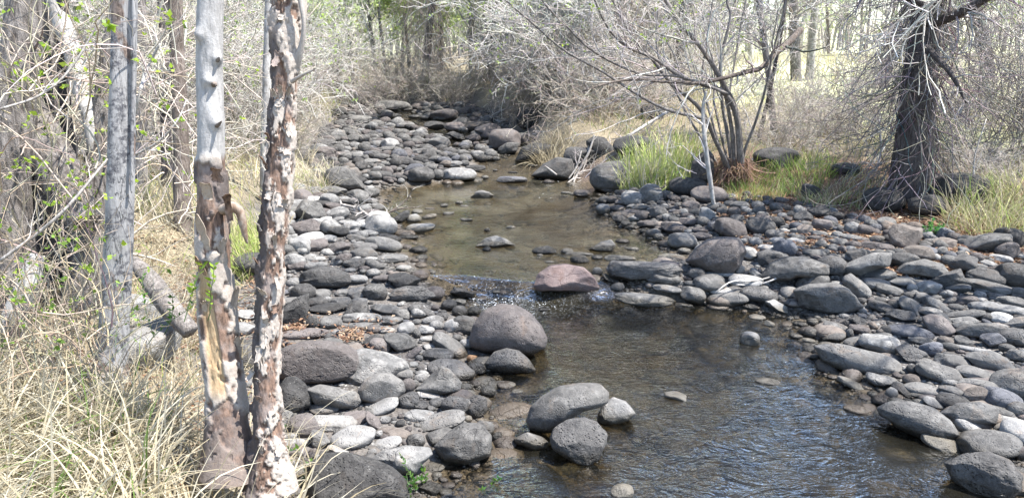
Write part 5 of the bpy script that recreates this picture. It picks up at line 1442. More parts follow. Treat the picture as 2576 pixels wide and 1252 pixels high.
# ------------------------------------------------------------------ the arching willow and the trees of the right bank
T4 = reg(1300, 0, 2.236)[0]
def z4(rows, Y0, Y1, w0, w1):
    n = len(rows); out = []
    for i, (x, y) in enumerate(rows):
        X, Yp = T4(x, y); t = i / (n - 1)
        out.append((X, Yp, w0 * (1 - t) + w1 * t, Y0 * (1 - t) + Y1 * t))
    return out
def willow():
    r = np.random.default_rng(99)
    g = ground_at(1842, 470)
    b = np.array([g[0], g[1], g[2] - 0.03]); Y = g[1]
    e = empty('willow_shrub', b, 'many stemmed bare willow with long grey limbs arching left over the creek', 'shrub')
    stems = [
        ([(1225, 1000), (1200, 900), (1130, 740), (1060, 610), (900, 470), (790, 330), (680, 210), (610, 80), (540, -60), (420, -300)], -1.2, 14, 5),
        ([(1240, 1000), (1215, 920), (1150, 790), (1110, 690), (1050, 665), (900, 630), (750, 560), (500, 400), (300, 290), (100, 120), (-40, 0), (-200, -160)], -2.2, 13, 4),
        ([(1290, 1000), (1290, 850), (1270, 650), (1200, 525), (1080, 480), (950, 430), (800, 330), (660, 270), (560, 180), (480, 30), (400, -200)], -1.6, 18, 4),
        ([(1265, 1000), (1250, 760), (1215, 560), (1200, 525), (950, 435), (760, 425), (600, 370), (430, 270), (300, 140), (190, 30), (60, -160)], -2.0, 12, 4),
        ([(1305, 1000), (1300, 900), (1275, 650), (1190, 460), (1080, 280), (960, 140), (870, 0), (760, -260)], -0.8, 20, 8),
        ([(1255, 1000), (1230, 800), (1195, 600), (1190, 450), (1185, 330), (1240, 100), (1220, 0), (1240, -260)], 0.2, 12, 6),
        ([(1230, 1000), (1190, 880), (1140, 700), (1100, 560), (1080, 420), (1110, 200), (1150, -60)], 0.5, 9, 4),
        ([(1275, 1000), (1260, 780), (1230, 600), (1260, 380), (1300, 150), (1350, -100)], 0.6, 9, 4),
        ([(1210, 1000), (1120, 860), (1000, 660), (930, 520), (860, 420), (820, 240), (830, 20)], 0.2, 9, 4),
        ([(1300, 1000), (1320, 860), (1380, 700), (1440, 500), (1480, 300), (1540, 80), (1580, -100)], -0.3, 9, 5),
        ([(1250, 1000), (1200, 820), (1160, 640), (1145, 560), (1150, 380), (1110, 240), (1080, 60)], 0.9, 8, 4),
    ]
    allp, allr = [], []
    for k, (rows, dY, w0, w1) in enumerate(stems):
        o, path, rad = add_stem(e, b, z4(rows, Y, Y + dY, w0 * 0.85, w1 * 0.8), 'bark_grey', 'branch', sides=8, K=44, lump=0.05, seed=260 + k)
        p12 = catmull(path, 12)[2:]; allp.append(p12); allr.append(np.interp(np.linspace(0.2, 1, 10), np.linspace(0, 1, len(rad)), rad))
    twig_cloud(np.array(allp), np.array(allr), [(120, 0.12, 1.0, 0.75, 0.45, 0.55, 9, 0.10, -0.02, 4), (480, 0.1, 1, 0.8, 0.6, 0.75, 7, 0.14, -0.01, 3), (1000, 0.1, 1, 0.9, 0.6, 0.85, 5, 0.2, 0, 3)],
               b, (0.48, 0.455, 0.435), 'twigs', e, r, 420, 0.028, (0.34, 0.46, 0.08), rmin=0.0026)
    # fibrous root collar
    n = 420
    a = r.uniform(0, 2 * PI, n); rr = 0.13 * np.sqrt(r.random(n))
    st = b + np.stack([np.cos(a) * rr * 1.6, np.sin(a) * rr, 0.42 + 0 * a], 1)
    P = grow(st, np.stack([np.cos(a) * 0.5, np.sin(a) * 0.5, -1 + 0 * a], 1), r.uniform(0.25, 0.5, n), 6, 0.22, 0.05, r)
    v, q = tubes(P, np.full((n, 6), 0.003), 3)
    obj('root_fibres', mesh_np('root_fibres', v - b, q, True, {'col': colvar(n, 18, (0.33, 0.22, 0.15), 0.3, r)}, M['twig']), e, kind='stuff')
    # the long low limb lying across, from the right
    pth = z4([(1640, 170), (1565, 250), (1480, 320), (1410, 388), (1330, 410), (1250, 432), (1080, 470), (950, 468), (850, 465), (700, 452), (560, 470), (400, 520)], Y + 0.4, Y - 1.6, 15, 4)
    b2 = b.copy(); b2[2] += 0.9
    e2 = empty('fallen_limb', view_path(pth, 4)[0][0], 'dark long limb reaching in from the right across the willow stems', 'branch')
    b2 = np.array(e2.location)
    o, path, rad = add_stem(e2, b2, pth, 'bark_brown', 'limb', sides=10, K=60, seed=290)
    twig_cloud(catmull(path, 14)[None], np.interp(np.linspace(0, 1, 14), np.linspace(0, 1, 60), rad)[None], [(26, 0.1, 1, 0.9, 0.3, 0.5, 8, 0.15, 0, 4), (120, 0.1, 1, 1, 0.5, 0.6, 6, 0.2, 0, 3)], b2, (0.30, 0.27, 0.25), 'twigs', e2, r)
    # pale dead sapling in front
    g = ground_at(1795, 530)
    pth = [(1797, 530, 10, g[1]), (1788, 470, 11, g[1]), (1778, 400, 12, g[1]), (1771, 340, 11, g[1]), (1768, 270, 8, g[1] + .1), (1776, 230, 5, g[1] + .1)]
    e3 = empty('dead_sapling', g, 'thin pale dead stem standing upright in front of the willow', 'sapling')
    o, path, rad = add_stem(e3, g, pth, 'bark_pale', 'stem', sides=10, K=40, seed=291)
    twig_cloud(catmull(path, 10)[None], np.interp(np.linspace(0, 1, 10), np.linspace(0, 1, 40), rad)[None], [(9, 0.3, 1, 1.0, 0.45, 0.5, 6, 0.15, 0, 4), (20, 0.1, 1, 1, 0.5, 0.6, 5, 0.2, 0, 3)], g, (0.6, 0.57, 0.54), 'twigs', e3, r)
willow()

def right_trees():
    r = np.random.default_rng(123)
    # vine covered dark trunk
    g = ground_at(2292, 485)
    b = g - np.array([0, 0, 0.1]); Y = g[1]
    e = empty('vine_covered_tree', b, 'thick dark trunk wrapped in hanging bare vines on the right bank', 'tree')
    o, path, rad = add_stem(e, b, [(2290, 500, 100, Y), (2292, 430, 82, Y), (2300, 330, 74, Y), (2312, 200, 68, Y), (2325, 90, 62, Y + .1), (2335, -10, 60, Y + .1), (2350, -260, 54, Y + .2)], 'bark_dark', 'trunk', sides=48, K=120, lump=0.07, seed=270)
    p = catmull(path, 14); rd = np.interp(np.linspace(0, 1, 14), np.linspace(0, 1, 120), rad)
    limbs, lr = [], []
    for pts in ([(2335, 60, 24, Y), (2420, 30, 20, Y - .3), (2520, -30, 16, Y - .6), (2640, -120, 12, Y - .8)], [(2320, 20, 22, Y), (2230, -60, 18, Y - .4), (2120, -140, 12, Y - .8), (2020, -200, 8, Y - 1)],
                [(2340, -60, 22, Y), (2440, -110, 18, Y + .4), (2560, -160, 12, Y + .7), (2700, -200, 8, Y + 1)], [(2330, 120, 16, Y - .2), (2370, 160, 12, Y - .5), (2400, 200, 9, Y - .7), (2430, 260, 4, Y - .8)]):
        o, lp, lrad = add_stem(e, b, pts, 'bark_dark', 'branch', sides=10, K=30, seed=int(pts[0][0]) % 90)
        limbs.append(catmull(lp, 14)); lr.append(np.interp(np.linspace(0, 1, 14), np.linspace(0, 1, 30), lrad))
    twig_cloud(np.array(limbs), np.array(lr) * 0.6, [(90, 0.05, 1, 1.3, 0.5, 0.6, 10, 0.2, 0.03, 4), (650, 0.05, 1, 1.2, 0.5, 0.55, 7, 0.25, 0.03, 3), (1800, 0.05, 1, 1.2, 0.5, 0.7, 5, 0.3, 0.02, 3)],
               b, (0.30, 0.275, 0.265), 'twigs', e, r, rmin=0.0032)
    # vines hanging along the trunk
    n = 520
    i = r.random(n); k = i * 13; k0 = np.minimum(k.astype(int), 12); f = (k - k0)[:, None]
    ctr = p[k0] * (1 - f) + p[k0 + 1] * f; rr = rd[k0]
    a = r.uniform(0, 2 * PI, n)
    st = ctr + np.stack([np.cos(a), np.sin(a), 0 * a], 1) * (rr * r.uniform(1.0, 1.35, n))[:, None]
    P = grow(st, np.stack([np.cos(a) * .7, np.sin(a) * .7, -1 + r.normal(size=n) * .8], 1), r.uniform(0.4, 1.5, n), 9, 0.22, 0.08, r)
    v, q = tubes(P, r.uniform(0.003, 0.007, n)[:, None] * np.linspace(1, .5, 9)[None], 3)
    obj('hanging_vines', mesh_np('hanging_vines', v - b, q, True, {'col': colvar(n, 27, (0.30, 0.27, 0.255), 0.35, r)}, M['twig']), e, kind='stuff')
    # two paler trunks behind, one slim tree
    for (lab, mt, pts, nm) in [
        ('pale grey trunk standing in the meadow behind the slim leaning tree', 'bark_grey', [(2004, 300, 26, 19), (2001, 180, 24, 19), (1998, 60, 22, 19), (1992, -40, 20, 19), (1984, -300, 17, 19)], 'meadow_tree'),
        ('paler of the paired trunks in the meadow, leaning right', 'bark_pale', [(2024, 300, 20, 19.6), (2036, 180, 19, 19.6), (2046, 60, 17, 19.6), (2056, -60, 16, 19.6), (2070, -300, 13, 19.6)], 'meadow_tree'),
        ('slim pale tree leaning left, right of the willow', 'bark_grey', [(1953, 420, 19, 12.2), (1946, 330, 17, 12.2), (1935, 210, 16, 12.2), (1921, 100, 15, 12.2), (1907, 0, 14, 12.2), (1880, -260, 12, 12.2)], 'slim_tree'),
        ('dark stem crossing the slim leaning tree right of the willow', 'bark_dark', [(1890, 420, 12, 11.6), (1915, 320, 10, 11.6), (1942, 200, 9, 11.6), (1968, 60, 8, 11.6), (1985, -80, 7, 11.6)], 'slim_tree'),
        ('grey trunk behind the middle of the willow limbs', 'bark_grey', [(1700, 330, 30, 17), (1708, 170, 28, 17), (1718, 60, 26, 17), (1730, -60, 24, 17), (1750, -300, 20, 17)], 'meadow_tree')]:
        bb = at_y(pts[0][0], pts[0][1], pts[0][3]); bb[2] = Hs(bb[0], bb[1]) - 0.1
        ee = empty(nm, bb, lab, 'tree')
        o, path, rad = add_stem(ee, bb, pts, mt, 'trunk', sides=14, K=60, seed=len(lab))
        low = path[0] - np.array([0, 0, max(path[0][2] - bb[2], 0.05)])
        vv, qq = tubes(np.linspace(low, path[0] + np.array([0, 0, .02]), 5)[None], np.full((1, 5), rad[0] * 1.04), 14)
        obj('root_flare', mesh_np('root_flare', vv - bb, qq, True, {'col': np.full((len(vv), 3), .3)}, M[mt]), ee)
        up = catmull(path, 14)[6:]; ur = np.interp(np.linspace(0.45, 1, 8), np.linspace(0, 1, 60), rad)
        twig_cloud(up[None], ur[None] * 0.6, [(16, 0, 1, 1.3, 0.6, 0.5, 8, 0.18, 0, 4), (110, 0.1, 1, 1.1, 0.5, 0.6, 6, 0.22, 0, 3), (500, 0.1, 1, 1.1, 0.5, 0.7, 5, 0.28, 0, 3)], bb, (0.46, 0.43, 0.40), 'twigs', ee, r, rmin=0.005)
right_trees()
print('hand trees ok')
# ------------------------------------------------------------------ prototypes: trees and brush that are copied
def proto_tree(seed, hgt, col, bark, leafn=0, leafcol=(0.32, 0.42, 0.10), lean=0.1, leafsize=0.08, nt=(12, 80, 460, 1350), twr=2.2, trunk_r=0.075, low=0.12):
    r = np.random.default_rng(seed)
    K = 12
    P = grow(np.zeros((1, 3)), np.array([[lean, 0, 1.0]]), np.array([hgt]), K, 0.05, 0, r)
    Rr = trunk_r * np.linspace(1.15, 0.12, K)[None]
    v, q = tubes(P, Rr, 10)
    parts = [('trunk', mesh_np('trunk', v, q, True, {'col': np.full((len(v), 3), 0.3)}, M[bark]), None)]
    A, Ar = children_of(P, Rr, nt[0], low, 0.95, 1.1, 0.55, 0.55, 9, 0.12, -0.05, r)
    va, qa = tubes(A, Ar, 6)
    B, Br = children_of(A, Ar, nt[1], 0.1, 1, 1.0, 0.5, 0.6, 7, 0.18, -0.01, r); vb, qb = tubes(B, Br * 1.0, 4)
    C, Cr = children_of(B, np.maximum(Br, 0.004 * twr), nt[2], 0.1, 1, 1.0, 0.6, 0.7, 6, 0.22, 0, r); vc, qc = tubes(C, np.maximum(Cr, 0.0028 * twr), 3)
    D, Dr = children_of(C, np.maximum(Cr, 0.003 * twr), nt[3], 0.1, 1, 1.0, 0.6, 0.8, 4, 0.28, 0, r); vd, qd = tubes(D, np.maximum(Dr, 0.0022 * twr), 3)
    n1 = len(va); n2 = n1 + len(vb); n3 = n2 + len(vc)
    cc = np.concatenate([colvar(nt[0], 54, np.array(col) * 0.8, .15, r), colvar(nt[1], 28, np.array(col) * 0.9, .18, r), colvar(nt[2], 18, col, .22, r), colvar(nt[3], 12, col, .25, r)])
    parts.append(('branches', mesh_np('branches', np.concatenate([va, vb, vc, vd]), np.concatenate([qa, qb + n1, qc + n2, qd + n3]), True, {'col': cc}, M['twig']), 'stuff'))
    if leafn:
        lv, lq, lc = leaf_quads(D, leafn, leafsize, leafcol, r)
        parts.append(('leaves', mesh_np('leaves', lv, lq, True, {'col': lc}, M['leaf']), 'stuff'))
    return parts
def proto_brush(seed, hgt, col, nstem=26, spread=0.7, nt=(300, 1300), leafn=0, leafcol=(0.3, 0.42, 0.1), grav=0.02, width=0.35, rad=0.007, curl=0.13, leafsize=0.03, fine=1.0):
    r = np.random.default_rng(seed)
    a = r.uniform(0, 2 * PI, nstem); q0 = np.sqrt(r.random(nstem)) * width
    st = np.stack([np.cos(a) * q0, np.sin(a) * q0, 0 * a - 0.05], 1)
    d = np.stack([np.cos(a) * spread * r.random(nstem), np.sin(a) * spread * r.random(nstem), 1 + 0 * a], 1)
    A = grow(st, d, hgt * r.uniform(0.6, 1.1, nstem), 10, curl, grav, r)
    Ar = r.uniform(0.6, 1.2, nstem)[:, None] * rad * np.linspace(1, .35, 10)[None]
    va, qa = tubes(A, Ar, 5)
    B, Br = children_of(A, Ar, nt[0], 0.1, 1, 0.9, 0.45, 0.6, 6, 0.2, grav, r); vb, qb = tubes(B, np.maximum(Br, .0036 * fine), 3)
    C, Cr = children_of(B, Br, nt[1], 0.1, 1, 1.0, 0.6, 0.8, 4, 0.28, grav, r); vc, qc = tubes(C, np.maximum(Cr, .0030 * fine), 3)
    n1 = len(va); n2 = n1 + len(vb)
    parts = [('stems', mesh_np('stems', va, qa, True, {'col': colvar(nstem, 50, np.array(col) * .8, .15, r)}, M['twig']), 'stuff'),
             ('twigs', mesh_np('twigs', np.concatenate([vb, vc]), np.concatenate([qb, qc + len(vb)]), True, {'col': np.concatenate([colvar(nt[0], 18, col, .2, r), colvar(nt[1], 12, col, .25, r)])}, M['twig']), 'stuff')]
    if leafn:
        lv, lq, lc = leaf_quads(C, leafn, leafsize, leafcol, r)
        parts.append(('leaves', mesh_np('leaves', lv, lq, True, {'col': lc}, M['leaf']), 'stuff'))
    return parts
def put(proto, name, x, y, label, cat, group=None, rot=None, sc=1.0, z=None, r=rng):
    e = empty(name, (x, y, (Hs(x, y) if z is None else z) - 0.05), label, cat, group)
    e.rotation_euler = (0, 0, r.uniform(0, 2 * PI) if rot is None else rot)
    e.scale = (sc, sc, sc * r.uniform(0.92, 1.1))
    for nm, me, kd in proto: obj(nm, me, e, kind=kd)
    return e
PALE = (0.60, 0.58, 0.55)
TREES = [proto_tree(1, 8.5, PALE, 'bark_grey', 0), proto_tree(2, 9.5, (0.58, 0.57, 0.52), 'bark_grey', 5000, (0.60, 0.71, 0.34), 0.2),
         proto_tree(3, 7.5, (0.62, 0.59, 0.56), 'bark_pale', 2600, (0.60, 0.70, 0.36), -0.15), proto_tree(4, 9.0, (0.44, 0.41, 0.39), 'bark_brown', 0, lean=-0.1),
         proto_tree(5, 6.5, (0.58, 0.56, 0.52), 'bark_grey', 6500, (0.60, 0.72, 0.30), 0.05, nt=(14, 90, 460, 1350), trunk_r=0.055),
         proto_tree(6, 8.0, (0.34, 0.315, 0.305), 'bark_dark', 0, nt=(22, 130, 600, 1700), twr=1.5, trunk_r=0.12, low=0.30)]
SPARSE = proto_brush(17, 2.4, (0.33, 0.30, 0.285), 24, 1.3, (120, 420), grav=0.04, curl=0.2)
BRUSH = [proto_brush(11, 2.3, (0.53, 0.49, 0.43)), proto_brush(12, 1.8, (0.50, 0.455, 0.40), 34, 0.9), proto_brush(13, 3.0, (0.53, 0.51, 0.47), 22, 0.5, leafn=900, leafcol=(.46, .58, .2), leafsize=.04),
         proto_brush(14, 1.3, (0.42, 0.37, 0.31), 40, 1.3, grav=0.06, curl=0.22, rad=0.004, fine=0.55), proto_brush(15, 2.6, (0.45, 0.41, 0.37), 30, 0.9, (380, 1500), grav=0.03, curl=0.2), SPARSE]

def woods():
    r = np.random.default_rng(2024)
    # far wood: trees nothing tells apart
    def xy(px, Y): return (px - 1287.5) / F * Y * 1.02
    n = 0
    for band, (Y0, Y1, cnt) in enumerate([(23, 30, 14), (30, 42, 30), (42, 60, 46)]):
        for i in range(cnt):
            px = -150 + 2900 * (i + r.random()) / cnt
            Y = r.uniform(Y0, Y1)
            if 1800 < px < 2700 and Y < 40: continue           # the open meadow on the right
            k = r.choice(5, p=[.2, .26, .16, .1, .28] if px < 1500 else [.32, .14, .16, .26, .12])
            leafy = k in (1, 2, 4)
            put(TREES[k], 'far_tree', xy(px, Y), Y, ('slender tree hazed with pale green buds in the far wood behind the creek' if leafy else 'slender bare grey tree in the far wood behind the creek'),
                'tree', 'budding trees of the far wood' if leafy else 'bare trees of the far wood', None, r.uniform(0.85, 1.25), r=r)
    # saplings and brush in the far wood's floor
    for i in range(45):
        px = r.uniform(-100, 2700); Y = r.uniform(21, 44)
        if 1800 < px and Y < 39: continue
        put(BRUSH[r.choice([0, 1, 2, 2])], 'far_brush', xy(px, Y), Y, 'pale brush thicket among the trees of the far wood', 'brush', 'brush of the far wood', None, r.uniform(0.7, 1.2), r=r)
    # middle distance, left bank
    for i, (px, Y, k, s, lab) in enumerate([
        (735, 13.5, 0, .75, 'pale pinkish brush on the left bank right of the flaking trunk'), (715, 12.0, 1, .7, 'low pale brush leaning over the left bank straw'), (750, 16, 0, .85, 'pale brush beside the far riffle on the left bank'),
        (700, 15, 2, .9, 'taller pale brush behind the flaking trunk'), (775, 19.5, 1, .85, 'brush at the far left end of the riffle'), (730, 18, 2, 1.1, 'tall thin brush over the far left bank'),
        (640, 12, 2, .9, 'thin brush seen between the snag and the flaking trunk'), (600, 10.5, 0, .7, 'pale twiggy brush just right of the snag'), (700, 17, 1, 1.1, 'brush mass behind the flaking trunk, farther back'),
        (560, 14, 0, 1., 'pale brush behind the snag'), (430, 11, 2, 1., 'thin brush behind the slim brown trunk'), (480, 9, 1, .7, 'low brush between the slim brown trunk and the snag'), (390, 14, 0, 1.2, 'brush behind the silvery pole'),
        (330, 10, 2, .9, 'tall thin brush left of the silvery pole'), (180, 9, 1, 1.1, 'brush behind the old tree'), (60, 8, 0, 1.1, 'brush at the left edge behind the old tree'), (250, 13, 0, 1.3, 'pale brush far behind the old tree'), (100, 14, 2, 1.2, 'thin pale brush far left'), (500, 18, 2, 1.3, 'tall brush deep in the left wood'),
        (900, 22, 2, 1.0, 'dark stemmed shrub at the far end of the creek'), (935, 21.5, 4, .8, 'spreading bare shrub at the left of the far creek bend'), (1000, 23, 0, .8, 'pale brush at the far bend left of the hanging vines'),
        (1160, 21, 0, .8, 'brush right of the hanging vines'), (1240, 21.5, 1, .8, 'low pink brown brush on the far right bank'), (1370, 20.5, 0, .9, 'brush over the right side of the far riffle'), (1250, 23, 2, 1.1, 'budding brush right of the far bend'),
        (1380, 17.5, 1, 1.0, 'dense brown brush above the dark round boulder'), (1440, 16, 3, 1.4, 'brown vine mat over the right bank boulders'), (1450, 15, 1, 1.15, 'brown brush above the driftwood heap'), (1520, 14.2, 3, 1.5, 'matted brown brush left of the reeds'),
        (1320, 18.2, 3, .9, 'low brown twig mat on the far right bank'), (1340, 16.4, 3, .9, 'low brown twig mat above the dark slanting boulder'), (1500, 17.5, 4, 1.0, 'dark brown brush behind the driftwood heap'), (1560, 16.5, 4, 1.1, 'dark tangled brush behind the reeds'), (1620, 14.8, 1, .9, 'twiggy brush behind the reeds'), (1600, 19, 2, 1.2, 'thin brush above the reeds'), (1380, 20, 2, 1.2, 'budding tall brush behind the brown mat'),
        (1700, 17, 0, .9, 'pale brush left behind the willow'), (1760, 20, 2, .8, 'thin pale brush behind the willow'),
        (1950, 11.0, 4, .55, 'dark twig heap over the boulder right of the willow'), (2030, 11.6, 4, .62, 'dense dark twig heap left of the vine covered trunk'), (2120, 12, 5, .8, 'sprawling bare bush touching the left of the vine covered trunk'), (2200, 11.4, 5, .9, 'wide bare bush at the left foot of the vine covered trunk'),
        (2370, 11.0, 5, 1.0, 'wide bare bush at the right foot of the vine covered trunk'), (2450, 10.4, 5, 1.1, 'bare bush with bent twigs right of the vine covered trunk'), (2530, 9.6, 5, 1.1, 'sprawling bush near the right edge'), (2590, 10.6, 0, 1.3, 'brush cut by the right edge'),
        (2300, 10.6, 5, .8, 'low bare twigs tangled round the foot of the vine covered trunk'), (2400, 9.4, 5, .6, 'low sprawling twigs over the leaf litter right of the vine covered trunk'), (2140, 10.4, 5, .6, 'low sprawling twigs over the leaf litter left of the vine covered trunk'),
        (2060, 11.8, 1, .6, 'tan dry brush between the willow and the vine covered trunk'), (2250, 13.5, 5, 1.2, 'wide bare bush behind the vine covered trunk'), (2350, 12.4, 1, .6, 'tan brush just behind the vine covered trunk'), (2540, 11.5, 1, .7, 'tan brush behind the grass at the right edge'), (2470, 8.8, 1, .45, 'small dry bush on the litter near the right edge'),
        (2480, 13, 5, 1.2, 'tall thin brush in front of the meadow, right'), (2150, 15, 5, 1.0, 'thin brush in the meadow left of the vine covered trunk')]):
        put(BRUSH[k], 'brush', xy(px, Y), Y, lab, 'brush', 'brush along the banks', None, s, r=r)
    # tall pale thickets that fill the view between the trunks on both banks
    r = np.random.default_rng(909)
    for i in range(90):
        left = i % 3 != 0
        px = r.uniform(-100, 560) if left else r.uniform(1400, 1640); Y = r.uniform(10.5, 21) if left else r.uniform(16, 26)
        x_ = xy(px, Y)
        if look(x_, Y)[2] < 0.9: continue
        put(BRUSH[r.choice([0, 2, 2, 1])], 'thicket', x_, Y, 'tall pale thicket of thin stems on the left bank behind the trunks' if left else 'tall pale thicket of thin stems behind the right bank brush', 'brush',
            'thickets of the left bank' if left else 'thickets of the right bank', None, r.uniform(0.9, 1.45), r=r)
    for (px, Y, k, s, lab) in [
        (820, 24, 1, 1., 'budding tree leaning over the far left bank'), (905, 26, 4, 1., 'green budding tree above the far bend'), (960, 24.5, 1, .9, 'green budding tree left of the hanging vines'), (1190, 25, 4, 1.05, 'green budding tree right of the hanging vines'),
        (870, 21, 4, .8, 'budding sapling at the far left bend of the creek'), (1040, 25.5, 4, 1., 'green budding tree right beside the hanging vines'), (1120, 26.5, 1, 1., 'tall budding tree behind the hanging vines'), (1330, 23.5, 1, .95, 'tall budding tree behind the brown brush'), (1450, 22, 4, .95, 'green budding tree above the driftwood heap'),
        (1270, 22, 4, .9, 'budding tree above the right side of the far riffle'), (1370, 19, 4, .85, 'budding tree over the brown brush'), (740, 20, 2, 1., 'pale tree right behind the flaking trunk'), (620, 18, 0, 1., 'pale bare tree between the snag and the flaking trunk'),
        (480, 16, 0, .9, 'bare tree behind the slim brown trunk'), (300, 15, 3, 1., 'bare tree behind the silvery pole'), (150, 13, 4, 1., 'budding tree behind the old tree'), (30, 12, 0, 1., 'bare tree at the far left edge'),
        (1560, 18.5, 3, 1., 'brown bare tree behind the matted brush'), (1640, 21, 0, 1., 'bare grey tree above the reeds'), (1780, 24, 0, 1.1, 'bare grey tree behind the willow stems'), (1860, 26, 2, 1.1, 'pale tree behind the willow, at the meadow edge'),
        (2180, 17, 5, 1., 'dark bare tree in the meadow left of the vine covered trunk'), (2440, 14, 5, 1.0, 'dark bare tree behind the vine covered trunk, right'), (2590, 12, 5, 1.0, 'dark bare tree at the right edge'),
        (2900, 9, 3, 1.0, 'unseen bare tree beyond the right edge'), (3100, 5.5, 0, 1.05, 'unseen bare tree right of the near bar')]:  # two unseen trees, added for the dappled shade they cast
        put(TREES[k], 'bank_tree', xy(px, Y), Y, lab, 'tree', None, None, s, r=r)
woods()

def vine_columns():
    r = np.random.default_rng(55)
    for (px, Y, wpx, top, n, col, lab) in [
        (1080, 23.0, 46, 3.6, 900, (0.64, 0.54, 0.46), 'tree smothered in hanging brown vines at the far bend'),
        (1520, 17.0, 40, 4.0, 900, (0.47, 0.40, 0.34), 'vine smothered trunk behind the brown brush'),
        (1235, 22.0, 34, 4.0, 700, (0.58, 0.52, 0.46), 'darker vine covered trunk right of the far bend')]:
        x = (px - 1287.5) / F * Y * 1.02; z = Hs(x, Y)
        b = np.array([x, Y, z])
        e = empty('vine_covered_tree', b, lab, 'tree')
        P = grow(np.zeros((1, 3)), np.array([[0.02, 0, 1.0]]), np.array([8.0]), 12, 0.03, 0, r)
        v, q = tubes(P, 0.12 * np.linspace(1.1, .4, 12)[None], 10)
        obj('trunk', mesh_np('trunk', v, q, True, {'col': np.full((len(v), 3), .3)}, M['bark_grey']), e)
        a = r.uniform(0, 2 * PI, n); zz = r.uniform(0.2, 6.0, n) ** 1.0; rr = r.uniform(0.2, 0.62, n) * (1.1 - 0.05 * zz)
        st = np.stack([np.cos(a) * rr, np.sin(a) * rr, zz], 1)
        V = grow(st, np.stack([np.cos(a) * .35, np.sin(a) * .35, -1 + r.normal(size=n) * .45], 1), r.uniform(0.6, 1.8, n), 8, 0.16, 0.12, r)
        V[:, :, 2] = np.maximum(V[:, :, 2], 0.0)
        v, q = tubes(V, r.uniform(0.005, 0.011, n)[:, None] * np.linspace(1, .5, 8)[None], 3)
        C, Cr = children_of(V, np.full((n, 8), .006), n // 2, 0, 1, 1.0, .4, .9, 4, .3, .05, r); v2, q2 = tubes(C, Cr, 3)
        obj('hanging_vines', mesh_np('hanging_vines', np.concatenate([v, v2]), np.concatenate([q, q2 + len(v)]), True, {'col': np.concatenate([colvar(n, 24, col, .25, r), colvar(n // 2, 12, col, .25, r)])}, M['twig']), e, kind='stuff')
vine_columns()

def far_belt():
    """the wood that closes the view: one mass"""
    r = np.random.default_rng(8)
    V, Q, C, n0 = [], [], [], 0
    n = 700
    ang = np.radians(r.uniform(-48, 48, n)); d = r.uniform(62, 130, n)
    x, y = np.sin(ang) * d, np.cos(ang) * d
    h, _, _ = Hraw(x, y)
    st = np.stack([x, y, h - .2], 1)
    P = grow(st, np.tile([[0, 0, 1.]], (n, 1)), r.uniform(8, 13, n), 6, .06, 0, r)
    v, q = tubes(P, r.uniform(.06, .16, n)[:, None] * np.linspace(1, .3, 6)[None], 4)
    V.append(v); Q.append(q); n0 = len(v); C.append(colvar(n, 24, (.36, .34, .32), .2, r))
    B, Br = children_of(P, np.full((n, 6), .06), 4500, .02, 1, 1.0, .3, .8, 4, .15, -.02, r)
    v, q = tubes(B, np.maximum(Br, .02), 3); V.append(v); Q.append(q + n0); n0 += len(v); C.append(colvar(4500, 12, (.44, .42, .38), .2, r))
    me = mesh_np('far_wood', np.concatenate(V), np.concatenate(Q), True, {'col': np.concatenate(C)}, M['twig'])
    tag(obj('far_wood', me, kind='stuff'), 'far off wood of pale trunks and twigs closing the view', 'wood')
    lv, lq, lc = leaf_quads(B, 15000, .55, (.34, .38, .22), r)
    tag(obj('far_wood_foliage', mesh_np('far_wood_foliage', lv, lq, True, {'col': lc}, M['leaf']), kind='stuff'), 'pale green bud haze in the far off wood', 'foliage')
far_belt()

# ------------------------------------------------------------------ grasses
def grass(name, label, xs, ys, n, hgt, wid, cols, flop=0.25, seed=1, K=5, lean=(0, 0), tbmin=None, cat='grass', mask=None, curl=0.12, zoff=0.0):
    r = np.random.default_rng(seed)
    x = r.uniform(*xs, n); y = r.uniform(*ys, n)
    if mask is not None:
        ok = mask(x, y, r); x, y = x[ok], y[ok]
    h, d, tb = Hraw(x, y)
    if tbmin is not None:
        # clumping
        cl = fbm(np.stack([x, y, 0 * x], 1) * 1.6, 3, seed + 5)
        ok = (tb + 0.5 * cl > tbmin) & (d < -0.05)
        x, y, h = x[ok], y[ok], h[ok]
    n = len(x)
    L = r.uniform(0.5, 1.15, n) * hgt
    clx = fbm(np.stack([x, y, 0 * x], 1) * 2.4, 2, seed + 8); cly = fbm(np.stack([x, y, 0 * x + 5], 1) * 2.4, 2, seed + 9)
    d0 = np.stack([r.normal(size=n) * 0.3 + lean[0] + clx * 0.9, r.normal(size=n) * 0.3 + lean[1] + cly * 0.9, np.ones(n)], 1)
    P = grow(np.stack([x, y, h - 0.01 + zoff], 1), d0, L, K, curl, flop, r)
    w = wid * r.uniform(0.6, 1.3, n)[:, None] * np.array([0.8, 1, .9, .75, .5, .3, .12, .08, .05])[None, :K] if K < 9 else wid * np.ones((n, K))
    w[:, -1] *= 0.3
    wd = unit(np.stack([r.normal(size=n), r.normal(size=n) * .6, r.normal(size=n) * .3], 1))
    v, q = ribbons(P, w, wd)
    ci = r.choice(len(cols), n, p=[c[1] for c in cols]); base = np.array([c[0] for c in cols])[ci]
    base = base * (1 + r.normal(size=(n, 1)) * 0.15)
    c = np.repeat(np.clip(base, .02, .9), K * 2, 0)
    o = obj(name, mesh_np(name, v, q, True, {'col': c}, M['plant']), kind='stuff')
    return tag(o, label, cat)
STRAW = (0.48, 0.415, 0.28); STRAW2 = (0.36, 0.30, 0.19); PALES = (0.58, 0.525, 0.40); GRN = (0.16, 0.25, 0.06); LIME = (0.38, 0.48, 0.12); YEL = (0.55, 0.53, 0.25)
